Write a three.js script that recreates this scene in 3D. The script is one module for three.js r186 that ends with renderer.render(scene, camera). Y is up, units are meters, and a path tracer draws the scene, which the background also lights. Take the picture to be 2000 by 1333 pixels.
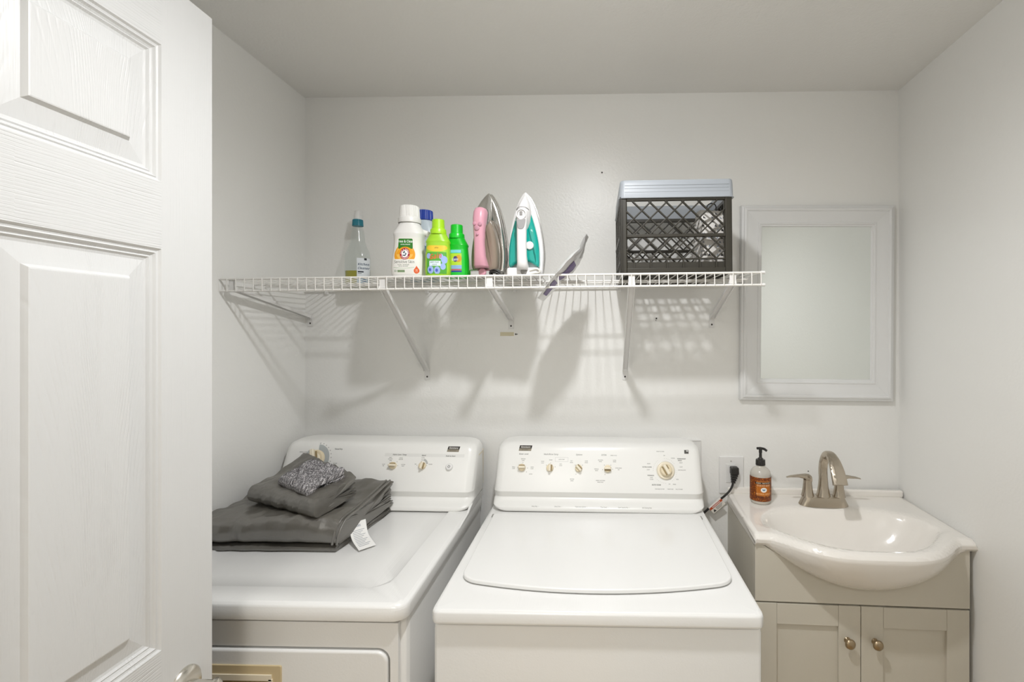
import * as THREE from 'three';
import { RoundedBoxGeometry } from 'three/addons/geometries/RoundedBoxGeometry.js';
import { RectAreaLightUniformsLib } from 'three/addons/lights/RectAreaLightUniformsLib.js';
import { mergeGeometries, mergeVertices, toCreasedNormals } from 'three/addons/utils/BufferGeometryUtils.js';

// ---------------------------------------------------------------- camera, light, exposure
const scene = new THREE.Scene();
scene.background = new THREE.Color(0x000000);
const camera = new THREE.PerspectiveCamera(2 * Math.atan(666.5 / 950) * 180 / Math.PI, 2000 / 1333, 0.02, 30);
camera.position.set(0, 1.48, 0);
camera.rotation.y = 0.0263;
camera.setViewOffset(2000, 1333, -140, 23.5, 2000, 1333);
const renderer = new THREE.WebGLRenderer({ antialias: true });
renderer.toneMapping = THREE.LinearToneMapping;
renderer.toneMappingExposure = 1.05;
renderer.shadowMap.enabled = true;
const CEIL = 2.33, BACK = 1.76;
const LAMP = { x: -0.025, d: 0.743, power: 3.2, around: 0.26, color: 0xfcfdff };   // the laundry room's ceiling light: most of it downward, some all round from its domed lens
const HALL_FILL = { x: -0.5, d: -1.0, size: 0.5, power: 18, color: 0xfffdf8 };   // added fill behind the camera, shaped as a square hallway ceiling light
RectAreaLightUniformsLib.init();

// ---------------------------------------------------------------- helpers
const V = (x, y, z) => new THREE.Vector3(x, y, z);
const P = (x, h, d) => new THREE.Vector3(x, h, -d);             // d: metres into the room
const names = new Map();
function numbered(n) { const k = names.get(n) || 0; names.set(n, k + 1); return k ? n + '_' + String(k).padStart(3, '0') : n; }
function tag(o, label, category, group, kind) {
  if (label) o.userData.label = label;
  if (category) o.userData.category = category;
  if (group) o.userData.group = group;
  if (kind) o.userData.kind = kind;
  return o;
}
function thing(name, label, category, pos = [0, 0, 0], turn = 0, group) {
  const o = new THREE.Group(); o.name = numbered(name); o.position.set(...pos); o.rotation.y = turn; scene.add(o);
  return tag(o, label, category, group);
}
function mesh(name, g, m, parent, label) {
  const o = new THREE.Mesh(Array.isArray(g) ? mergeGeometries(g.map((q) => q.index ? q.toNonIndexed() : q)) : g, m);
  o.name = parent ? name : numbered(name); o.castShadow = o.receiveShadow = true; (parent || scene).add(o);
  if (label) o.userData.label = label;
  return o;
}
function struct(name, g, m) { const o = mesh(name, g, m); o.userData.kind = 'structure'; return o; }
const box = (w, h, d, x = 0, y = 0, z = 0) => new THREE.BoxGeometry(w, h, d).translate(x, y, z);
const rbox = (w, h, d, r, x = 0, y = 0, z = 0, s = 3) => new RoundedBoxGeometry(w, h, d, s, Math.min(r, w / 2.01, h / 2.01, d / 2.01)).translate(x, y, z);
const cyl = (r0, r1, h, x = 0, y = 0, z = 0, n = 32) => new THREE.CylinderGeometry(r0, r1, h, n).translate(x, y, z);
const lathe = (pts, n = 40) => new THREE.LatheGeometry(pts.map((p) => new THREE.Vector2(p[0], p[1])), n);
const tube = (pts, r, seg = 24, rad = 8, closed = false) => new THREE.TubeGeometry(new THREE.CatmullRomCurve3(pts, closed, 'centripetal'), seg, r, rad, closed);
function rod(a, b, r, n = 8) {
  const d = b.clone().sub(a), g = new THREE.CylinderGeometry(r, r, d.length(), n);
  g.applyQuaternion(new THREE.Quaternion().setFromUnitVectors(V(0, 1, 0), d.clone().normalize()));
  const m = a.clone().add(b).multiplyScalar(0.5); return g.translate(m.x, m.y, m.z);
}
// a bar of rectangular section w (along «side») x t from a to b
function bar(a, b, w, t, side) {
  const d = b.clone().sub(a), y = d.clone().normalize(), x = side.clone().sub(y.clone().multiplyScalar(side.dot(y))).normalize(), z = x.clone().cross(y);
  const g = new RoundedBoxGeometry(w, d.length(), t, 2, Math.min(w, t) * 0.25);
  const m = a.clone().add(b).multiplyScalar(0.5);
  return g.applyMatrix4(new THREE.Matrix4().makeBasis(x, y, z).setPosition(m));
}
// loft through closed rings with the same number of points, closed by a fan at either end
function loft(rings, { cap0 = true, cap1 = true, uv, crease } = {}) {
  const n = rings[0].length, pos = [], idx = [];
  for (const r of rings) for (const p of r) pos.push(p.x, p.y, p.z);
  for (let i = 0; i + 1 < rings.length; i++) for (let j = 0; j < n; j++) {
    const a = i * n + j, b = i * n + (j + 1) % n, c = a + n, d = b + n;
    idx.push(a, b, d, a, d, c);
  }
  const fan = (k, flip) => {
    const c = V(0, 0, 0); rings[k].forEach((p) => c.add(p)); c.multiplyScalar(1 / n);
    const at = pos.length / 3; pos.push(c.x, c.y, c.z);
    for (let j = 0; j < n; j++) { const a = k * n + j, b = k * n + (j + 1) % n; flip ? idx.push(at, b, a) : idx.push(at, a, b); }
  };
  if (cap0) fan(0, true); if (cap1) fan(rings.length - 1, false);
  let g = new THREE.BufferGeometry();
  g.setAttribute('position', new THREE.Float32BufferAttribute(pos, 3)); g.setIndex(idx);
  const u = new Float32Array(pos.length / 3 * 2);
  for (let i = 0; i < pos.length / 3; i++) { const q = uv ? uv(pos[3 * i], pos[3 * i + 1], pos[3 * i + 2]) : [pos[3 * i], pos[3 * i + 1]]; u[2 * i] = q[0]; u[2 * i + 1] = q[1]; }
  g.setAttribute('uv', new THREE.BufferAttribute(u, 2));
  g.computeVertexNormals();
  if (crease) g = toCreasedNormals(g, crease);
  return g;
}
// rounded rectangle in plan, counter-clockwise from above so that rising rings face outward
function rrRing(cx, y, cz, hx, hz, r, n = 5) {
  const out = []; r = Math.min(r, hx - 1e-5, hz - 1e-5);
  for (const [sx, sz, a0] of [[1, -1, 0], [-1, -1, 1], [-1, 1, 2], [1, 1, 3]]) for (let i = 0; i <= n; i++) {
    const a = (a0 + i / n) * Math.PI / 2;
    out.push(V(cx + sx * (hx - r) + r * Math.cos(a), y, cz + sz * (hz - r) - r * Math.sin(a)));
  }
  return out;
}
// super-ellipse in plan
function seRing(cx, y, cz, rx, rz, e = 2, n = 48) {
  const out = [];
  for (let i = 0; i < n; i++) {
    const a = i / n * Math.PI * 2, c = Math.cos(a), s = Math.sin(a);
    out.push(V(cx + rx * Math.sign(c) * Math.abs(c) ** (2 / e), y, cz - rz * Math.sign(s) * Math.abs(s) ** (2 / e)));
  }
  return out;
}
function shape(pts) { const s = new THREE.Shape(); pts.forEach((p, i) => i ? s.lineTo(p[0], p[1]) : s.moveTo(p[0], p[1])); return s; }
function splineShape(pts) { const c = new THREE.CatmullRomCurve3(pts.map((p) => V(p[0], p[1], 0)), true, 'centripetal').getPoints(pts.length * 8); return shape(c.map((p) => [p.x, p.y])); }
function extr(s, depth, bevel = 0, seg = 3) {
  return new THREE.ExtrudeGeometry(s, { depth: depth - 2 * bevel, bevelEnabled: bevel > 0, bevelSize: bevel, bevelThickness: bevel, bevelOffset: -bevel, bevelSegments: seg, curveSegments: 16 }).translate(0, 0, bevel);
}
// surface patch f(u, v) on an nu x nv grid with its uv
function patch(f, nu, nv) {
  const pos = [], uv = [], idx = [];
  for (let j = 0; j <= nv; j++) for (let i = 0; i <= nu; i++) { const p = f(i / nu, j / nv); pos.push(p.x, p.y, p.z); uv.push(i / nu, j / nv); }
  for (let j = 0; j < nv; j++) for (let i = 0; i < nu; i++) { const a = j * (nu + 1) + i, b = a + 1, c = a + nu + 1, d = c + 1; idx.push(a, b, d, a, d, c); }
  const g = new THREE.BufferGeometry();
  g.setAttribute('position', new THREE.Float32BufferAttribute(pos, 3)); g.setAttribute('uv', new THREE.Float32BufferAttribute(uv, 2)); g.setIndex(idx); g.computeVertexNormals();
  return g;
}
// noise
const fract = (x) => x - Math.floor(x);
const hash = (x, y, z = 0) => fract(Math.sin(x * 127.1 + y * 311.7 + z * 74.7) * 43758.5453);
const sm = (t) => t * t * (3 - 2 * t);
const sstep = (a, b, x) => sm(Math.min(1, Math.max(0, (x - a) / (b - a))));
function noise(x, y, per = 0, seed = 0) {
  const xi = Math.floor(x), yi = Math.floor(y), u = sm(x - xi), v = sm(y - yi), w = (a) => per ? ((a % per) + per) % per : a;
  const h = (a, b) => hash(w(a), w(b), seed);
  return (h(xi, yi) * (1 - u) + h(xi + 1, yi) * u) * (1 - v) + (h(xi, yi + 1) * (1 - u) + h(xi + 1, yi + 1) * u) * v;
}
const fbm = (x, y, oct = 4, seed = 0, per = 0) => { let s = 0, a = 0.5, f = 1; for (let i = 0; i < oct; i++) { s += a * noise(x * f, y * f, per * f, seed + i); a *= 0.5; f *= 2; } return s; };
function dataTex(w, h, fn, { srgb = false, repeat = [1, 1] } = {}) {
  const d = new Uint8Array(w * h * 4);
  for (let y = 0; y < h; y++) for (let x = 0; x < w; x++) { const c = fn(x / w, y / h), k = (y * w + x) * 4; const q = Array.isArray(c) ? c : [c, c, c]; for (let i = 0; i < 3; i++) d[k + i] = Math.max(0, Math.min(255, q[i] * 255)); d[k + 3] = 255; }
  const t = new THREE.DataTexture(d, w, h); t.wrapS = t.wrapT = THREE.RepeatWrapping; t.magFilter = THREE.LinearFilter; t.minFilter = THREE.LinearMipmapLinearFilter; t.generateMipmaps = true;
  if (srgb) t.colorSpace = THREE.SRGBColorSpace; t.repeat.set(...repeat); t.needsUpdate = true; return t;
}
function canvasTex(w, h, draw) {
  const c = document.createElement('canvas'); c.width = w; c.height = h; const x = c.getContext('2d'); draw(x, w, h);
  const t = new THREE.CanvasTexture(c); t.colorSpace = THREE.SRGBColorSpace; return t;
}
const M = (color, roughness = 0.5, extra = {}) => new THREE.MeshPhysicalMaterial({ color, roughness, ...extra });
const lin = (r, g, b) => new THREE.Color().setRGB(r, g, b);

// ---------------------------------------------------------------- materials
const stipple = dataTex(512, 512, (u, v) => 0.6 * fbm(u * 64, v * 64, 3, 1, 64) + 0.4 * fbm(u * 16, v * 16, 2, 9, 16), { repeat: [1 / 0.35, 1 / 0.35] });
const wallPaint = M(lin(0.9, 0.893, 0.862), 0.34, { bumpMap: stipple, bumpScale: 0.0006 });
const ceilPaint = M(lin(0.89, 0.88, 0.85), 0.75, { bumpMap: stipple, bumpScale: 0.0008 });
const vinyl = M(lin(0.8, 0.6, 0.36), 0.5, { map: dataTex(256, 256, (u, v) => 0.8 + 0.2 * fbm(u * 8, v * 32, 4, 3, 8), { srgb: true, repeat: [2, 2] }) });
const enamel = M(lin(0.86, 0.855, 0.835), 0.22, { clearcoat: 0.4, clearcoatRoughness: 0.15, bumpMap: dataTex(256, 256, (u, v) => fbm(u * 48, v * 48, 2, 5, 48), { repeat: [8, 8] }), bumpScale: 0.00012 });
const enamelPlain = M(lin(0.86, 0.855, 0.835), 0.22, { clearcoat: 0.4, clearcoatRoughness: 0.15 });
const panelPlastic = (map) => M(0xffffff, 0.3, { map, clearcoat: 0.2, clearcoatRoughness: 0.3 });
const almond = M(lin(0.78, 0.67, 0.47), 0.35), almondPale = M(lin(0.84, 0.76, 0.6), 0.35), dialBrown = M(lin(0.3, 0.22, 0.1), 0.45);  // last one: dark brown for knob bars, pointers and the pull's plate
const whitePlastic = M(lin(0.84, 0.83, 0.81), 0.35), blackPlastic = M(lin(0.018, 0.017, 0.016), 0.4), darkGap = M(lin(0.03, 0.028, 0.025), 0.8);
const wireWhite = M(lin(0.83, 0.81, 0.77), 0.35), bracketWhite = M(lin(0.8, 0.79, 0.77), 0.4);
const nickel = M(lin(0.5, 0.44, 0.36), 0.27, { metalness: 1 }), nickelBright = M(lin(0.72, 0.69, 0.63), 0.24, { metalness: 1 }), brass = M(lin(0.42, 0.33, 0.22), 0.3, { metalness: 1 });
const steel = M(lin(0.62, 0.61, 0.59), 0.22, { metalness: 1 }), screwMat = M(lin(0.04, 0.035, 0.03), 0.5);
const marble = M(lin(0.92, 0.88, 0.82), 0.16, { clearcoat: 0.6, clearcoatRoughness: 0.08 });
const cabinetPaint = M(lin(0.65, 0.61, 0.52), 0.42, { bumpMap: stipple, bumpScale: 0.0002 });

// ---------------------------------------------------------------- the room
const RW = 1.0755, RTURN = 0.054, LW = -1.0705, FRONT = 0.09;
const rwX = (d) => RW - (BACK - d) * RTURN;                       // the right wall stands slightly askew
function metreUV(g) {                                              // box faces mapped in metres
  const p = g.attributes.position, n = g.attributes.normal, u = new Float32Array(p.count * 2);
  for (let i = 0; i < p.count; i++) {
    const ax = Math.abs(n.getX(i)), ay = Math.abs(n.getY(i)), az = Math.abs(n.getZ(i));
    u[2 * i] = ax > ay && ax > az ? p.getZ(i) : p.getX(i); u[2 * i + 1] = ay > ax && ay > az ? p.getZ(i) : p.getY(i);
  }
  g.setAttribute('uv', new THREE.BufferAttribute(u, 2)); return g;
}
const wbox = (x0, x1, y0, y1, d0, d1) => metreUV(box(x1 - x0, y1 - y0, d1 - d0, (x0 + x1) / 2, (y0 + y1) / 2, -(d0 + d1) / 2));
struct('floor', wbox(-1.6, 1.6, -0.1, 0, -1.9, 1.9), vinyl);
struct('ceiling', wbox(-1.6, 1.6, CEIL, CEIL + 0.12, -1.9, 1.9), ceilPaint);
const wallBack = struct('wall_back', wbox(-1.3, 1.3, 0, CEIL, BACK, BACK + 0.12), wallPaint);
struct('wall_left', wbox(LW - 0.12, LW, 0, CEIL, FRONT, BACK), wallPaint);
{
  const x0 = rwX(FRONT), x1 = RW, s = new THREE.Shape();
  s.moveTo(x0, FRONT); s.lineTo(x1, BACK); s.lineTo(x1 + 0.15, BACK); s.lineTo(x0 + 0.15, FRONT); s.closePath();
  const g = new THREE.ExtrudeGeometry(s, { depth: CEIL, bevelEnabled: false }).rotateX(-Math.PI / 2);
  struct('wall_right', metreUV(g), wallPaint);
}
struct('wall_front', [wbox(-1.3, -0.755, 0, CEIL, -0.03, FRONT), wbox(0.115, 1.3, 0, CEIL, -0.03, FRONT), wbox(-0.755, 0.115, 2.085, CEIL, -0.03, FRONT)], wallPaint);
struct('trim_1', [wbox(-0.755, -0.737, 0, 2.085, -0.03, FRONT), wbox(0.1, 0.115, 0, 2.085, -0.03, FRONT), wbox(-0.737, 0.1, 2.07, 2.085, -0.03, FRONT)], M(lin(0.8, 0.79, 0.77), 0.35));
struct('wall_hall_left', wbox(-1.42, -1.3, 0, CEIL, -1.7, -0.03), wallPaint);
struct('wall_hall_right', wbox(1.3, 1.42, 0, CEIL, -1.7, -0.03), wallPaint);
struct('wall_hall_end', wbox(-1.42, 1.42, 0, CEIL, -1.82, -1.7), wallPaint);
// small marks on the back wall: screw holes left by an older shelf, an unpainted patch
for (const [x, h, r] of [[-0.293, 1.461, 0.003], [-0.288, 1.461, 0.0018], [0.216, 1.518, 0.003], [0.02, 2.046, 0.003], [0.757, 0.971, 0.002], [0.214, 1.511, 0.0016]])
  mesh('screw_hole', cyl(r, r, 0.001, 0, 0, 0, 12).rotateX(Math.PI / 2).translate(x, h, -BACK + 0.0002), screwMat, wallBack);
mesh('bare_patch', rbox(0.05, 0.014, 0.0012, 0.0005, -0.325, 1.4615, -BACK), M(lin(0.7, 0.64, 0.46), 0.7), wallBack, 'yellowed patch of bare wall');

// the room's own downlight, then an added fill light in the hallway
function downlight(name, L, label) {
  const o = thing(name, label, 'ceiling light', [L.x, CEIL, -L.d]);
  mesh('trim_ring', lathe([[0.034, -0.001], [0.037, -0.012], [0.04, -0.014], [0.054, -0.010], [0.058, -0.004], [0.058, 0.0]], 48), whitePlastic, o);
  mesh('lamp_lens', lathe([[0, -0.034], [0.012, -0.0325], [0.022, -0.028], [0.030, -0.020], [0.034, -0.010], [0.034, -0.003]], 48), M(0xffffff, 0.4, { emissive: L.color, emissiveIntensity: 4 }), o);
  const s = new THREE.SpotLight(L.color, L.power, 0, 1.55, 1, 2); s.position.set(L.x, CEIL - 0.07, -L.d); s.target.position.set(L.x, 0, -L.d);
  s.castShadow = true; s.shadow.radius = 1.6; scene.add(s, s.target);
  const p = new THREE.PointLight(L.color, L.around, 0, 2); p.position.copy(s.position); p.castShadow = true; p.shadow.radius = 1.6; scene.add(p);
}
downlight('ceiling_light', LAMP, 'small round ceiling light with a domed lens above the machines');
{  // added to lift the room's shade; no hallway lamp is seen
  const L = HALL_FILL, o = thing('ceiling_light', 'square fill light added on the unseen hallway ceiling outside the open door', 'ceiling light', [L.x, CEIL, -L.d]), h = L.size / 2;
  mesh('frame', [rbox(L.size + 0.03, 0.03, 0.015, 0.003, 0, -0.015, h + 0.0075), rbox(L.size + 0.03, 0.03, 0.015, 0.003, 0, -0.015, -h - 0.0075), rbox(0.015, 0.03, L.size, 0.003, h + 0.0075, -0.015, 0), rbox(0.015, 0.03, L.size, 0.003, -h - 0.0075, -0.015, 0)], whitePlastic, o);
  mesh('fill_diffuser', box(L.size, 0.004, L.size, 0, -0.024, 0), M(0xffffff, 0.5, { emissive: L.color, emissiveIntensity: 1.5 }), o);  // glowing face of the added fill light
  const r = new THREE.RectAreaLight(L.color, L.power, L.size, L.size); r.position.set(L.x, CEIL - 0.034, -L.d); r.lookAt(L.x, 0, -L.d); scene.add(r);
}

// ---------------------------------------------------------------- the open six-panel door
function grain(seed, cathedral, sx, sy) {      // moulded wood grain; runs along v
  return dataTex(512, 1024, (u, v) => {
    const bend = fbm(u * 3, v * 2, 3, seed, 1) - 0.5;
    let t = u * 26 + bend * 5 + 0.6 * noise(u * 4, v * 6, 0, seed + 3);
    if (cathedral) { const c = (u - 0.55); t = v * 11 + 60 * c * c * (1 + 0.3 * noise(v * 3, 2, 0, seed)) + bend * 4; }
    const line = Math.abs(fract(t) - 0.5) * 2;
    const brk = 0.35 + 0.65 * sstep(0.35, 0.6, fbm(u * 14, v * 7, 3, seed + 7));
    const fine = noise(u * 180, v * 14, 0, seed + 11);
    return 0.55 - 0.45 * brk * (1 - sstep(0, 0.45, line)) + 0.18 * fine;
  }, { repeat: [1 / sx, 1 / sy] });
}
const doorWhite = lin(0.71, 0.71, 0.7);
const stileMat = M(doorWhite, 0.4, { bumpMap: grain(2, false, 0.13, 0.9), bumpScale: 0.00025 });
const railTex = grain(5, false, 0.13, 0.5); railTex.rotation = Math.PI / 2;
const railMat = M(doorWhite, 0.4, { bumpMap: railTex, bumpScale: 0.0008 });
const panelMat = M(doorWhite, 0.4, { bumpMap: grain(8, true, 0.2, 0.55), bumpScale: 0.0007 });
{
  const DW = 0.813, DH = 2.056, T = 0.035, ST = 0.107, MU = 0.11, PW = (DW - 2 * ST - MU) / 2, y0 = 0.012;
  const door = thing('door_1', 'white six-panel wood-grain door standing open at the left', 'door', [-0.728, y0, -0.0895], Math.PI / 2);
  door.userData.kind = 'structure';
  const flat = (x0, x1, a, b) => metreUV(box(x1 - x0, b - a, T, (x0 + x1) / 2, (a + b) / 2, -T / 2));
  mesh('stile', flat(0, ST, 0, DH), stileMat, door); mesh('stile', flat(DW - ST, DW, 0, DH), stileMat, door);
  const rows = [[0.223, 0.738], [0.9295, 1.602], [1.714, 1.944]], xs = [ST, ST + PW + MU];
  for (const [a, b] of [[0, 0.223], [0.738, 0.9295], [1.602, 1.714], [1.944, DH]]) mesh('rail', flat(ST, DW - ST, a, b), railMat, door);
  for (const [a, b] of rows) mesh('mullion', flat(ST + PW, ST + PW + MU, a, b), stileMat, door);
  const prof = [[0, 0], [0.0025, -0.0035], [0.0055, -0.0045], [0.0075, -0.003], [0.010, -0.0065], [0.013, -0.0085], [0.015, -0.0072], [0.018, -0.0105], [0.022, -0.0115], [0.050, -0.0068], [0.0542, -0.0008], [0.056, -0.0003]];
  for (const [a, b] of rows) for (const x of xs) {
    const pos = [], uv = [], side = (z) => {
      const quad = (p) => { for (const k of [0, 1, 2, 0, 2, 3]) { pos.push(p[k][0], p[k][1], p[k][2] * z - (z < 0 ? T : 0)); uv.push(p[k][0], p[k][1]); } };
      const ring = (i) => { const [s, n] = prof[i]; return [[x + s, a + s, n], [x + PW - s, a + s, n], [x + PW - s, b - s, n], [x + s, b - s, n]]; };
      for (let i = 0; i + 1 < prof.length; i++) { const o = ring(i), q = ring(i + 1); for (let k = 0; k < 4; k++) quad([o[k], o[(k + 1) % 4], q[(k + 1) % 4], q[k]]); }
      quad(ring(prof.length - 1));
    };
    side(1); side(-1);
    const g = new THREE.BufferGeometry(); g.setAttribute('position', new THREE.Float32BufferAttribute(pos, 3)); g.setAttribute('uv', new THREE.Float32BufferAttribute(uv, 2)); g.computeVertexNormals();
    mesh('panel', g, panelMat, door);
  }
  // lever handle: rose, neck and lever pointing back to the hinges
  const hx = DW - 0.062, hy = 0.848 - y0;
  const hd = mesh('door_handle', lathe([[0, 0.012], [0.014, 0.0125], [0.026, 0.010], [0.0325, 0.004], [0.0335, 0]], 48).rotateX(Math.PI / 2).translate(hx, hy, 0), nickelBright, door, 'satin nickel lever handle');
  const rings = [];
  for (const [x, z, ry, rz] of [[0.012, 0.052, 0.004, 0.004], [0.010, 0.053, 0.011, 0.009], [0.0, 0.055, 0.0125, 0.010], [-0.02, 0.058, 0.0115, 0.008], [-0.06, 0.062, 0.010, 0.006], [-0.1, 0.062, 0.0085, 0.005], [-0.112, 0.06, 0.003, 0.002]]) {
    const r = []; for (let i = 0; i < 20; i++) { const t = i / 20 * 2 * Math.PI; r.push(V(hx + x, hy + ry * Math.cos(t), z + rz * Math.sin(t))); } rings.push(r);
  }
  mesh('lever', [loft(rings), cyl(0.0105, 0.012, 0.05, 0, 0, 0, 24).rotateX(Math.PI / 2).translate(hx, hy, 0.03)], nickelBright, hd);
}

// ---------------------------------------------------------------- washer and dryer
const DECK = 0.905;
// a slab made of nested rounded-rectangle rings [inset, y, corner radius]
const slab = (cx, cz, hx, hz, rows, opt = {}) => loft(rows.map(([s, y, r]) => rrRing(cx, y, cz, hx - s, hz - s, r, 6)), { crease: 0.6, ...opt });
function consoleShape(w) {
  const prof = [[1.524, 0.905, 0.034], [1.5185, 0.907, 0.02], [1.517, 0.912, 0.010], [1.5185, 0.9165, 0.005], [1.5215, 0.9205, 0.002], [1.535, 0.9285, 0.0005], [1.544, 0.9335, 0], [1.5485, 0.937, 0], [1.5505, 0.941, 0], [1.545, 0.9555, 0], [1.5432, 0.9585, 0], [1.5432, 0.961, 0], [1.545, 0.965, 0], [1.5457, 0.9665, 0], [1.598, 1.077, 0.0025], [1.602, 1.086, 0.006], [1.608, 1.0935, 0.0125], [1.617, 1.0985, 0.022], [1.63, 1.1005, 0.036], [1.645, 1.101, 0.05]];
  const rings = prof.map(([d, y, s]) => rrRing(0, y, -(d + 1.71) / 2, w / 2 - s, (1.71 - d) / 2, 0.03, 6));
  return loft(rings, { uv: (x, y) => [x / w + 0.5, (y - 0.905) / 0.2], crease: 0.75 });
}
function printer(w, h) {     // a canvas laid out in metres: x from the middle, height above the floor
  const k = 2048 / w, px = (x) => (x + w / 2) * k, py = (y) => 602 - (y - 0.905) / 0.2 * 602;
  return (draw) => canvasTex(2048, 602, (c) => {
    c.fillStyle = '#f0efeb'; c.fillRect(0, 0, 2048, 602); c.textAlign = 'center'; c.textBaseline = 'middle';
    draw({
      c, px, py, k,
      text(s, x, y, mm = 3.4, style = '', col = '#454440', align = 'center') { c.fillStyle = col; c.textAlign = align; c.font = `${style} ${Math.round(mm * 1.18 * k / 1000)}px sans-serif`; c.fillText(s, px(x), py(y)); },
      line(x0, y0, x1, y1, mm = 0.5, col = '#8a8985') { c.strokeStyle = col; c.lineWidth = mm * k / 1000; c.beginPath(); c.moveTo(px(x0), py(y0)); c.lineTo(px(x1), py(y1)); c.stroke(); },
      dot(x, y, mm = 0.9, col = '#5a5956') { c.fillStyle = col; c.beginPath(); c.arc(px(x), py(y), mm * k / 1000, 0, 7); c.fill(); },
      rect(x, y, ww, hh, col) { c.fillStyle = col; c.fillRect(px(x - ww / 2), py(y + hh / 2), ww * k, hh * k); },
      badge(x, y) {
        c.save(); c.translate(px(x), py(y)); c.transform(1, 0, -0.2, 1, 0, 0);
        c.fillStyle = '#2e2a28'; c.fillRect(-62, -24, 124, 26); c.fillStyle = '#8d8574'; c.fillRect(-62, 2, 124, 22);
        c.fillStyle = '#e6e2da'; c.font = 'bold 22px sans-serif'; c.fillText('Kenmore', 0, -10); c.fillStyle = '#3c372e'; c.font = '15px sans-serif'; c.fillText('80 SERIES', 0, 14); c.restore();
      },
    });
  });
}
const SLOPE = Math.atan2(0.053, 0.114);
const panelD = (h) => 1.545 + 0.053 * (h - 0.963) / 0.114;
function onPanel(name, x, h, parent) { const g = new THREE.Group(); g.name = name; g.position.copy(P(x, h, panelD(h))); g.rotation.x = -SLOPE; parent.add(g); return g; }
// knobs are built with their axis along +z and placed on the sloping panel
function knob(parent, x, h, turn, label) {
  const k = mesh('knob', lathe([[0, 0.0095], [0.0098, 0.0095], [0.0112, 0.008], [0.0118, 0]], 36).rotateX(Math.PI / 2), almond, parent, label);
  k.position.copy(P(x, h, panelD(h))); k.rotation.set(-SLOPE, 0, turn);
  mesh('grip', rbox(0.0072, 0.023, 0.011, 0.002, 0, 0, 0.0125), almondPale, k);
  mesh('slot', rbox(0.0042, 0.0195, 0.002, 0.0008, 0.0058, 0, 0.0098), dialBrown, k);  // dark brown bar along one side of the grip
  mesh('pointer', cyl(0.001, 0.001, 0.0006, 0, 0, 0, 10).rotateX(Math.PI / 2).translate(-0.001, 0.0098, 0.0181), dialBrown, k);
}
function machine(name, label, category, w, x) {
  const o = thing(name, label, category, [x, 0, 0]); o.rotation.z = 0;
  return o;
}
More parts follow.
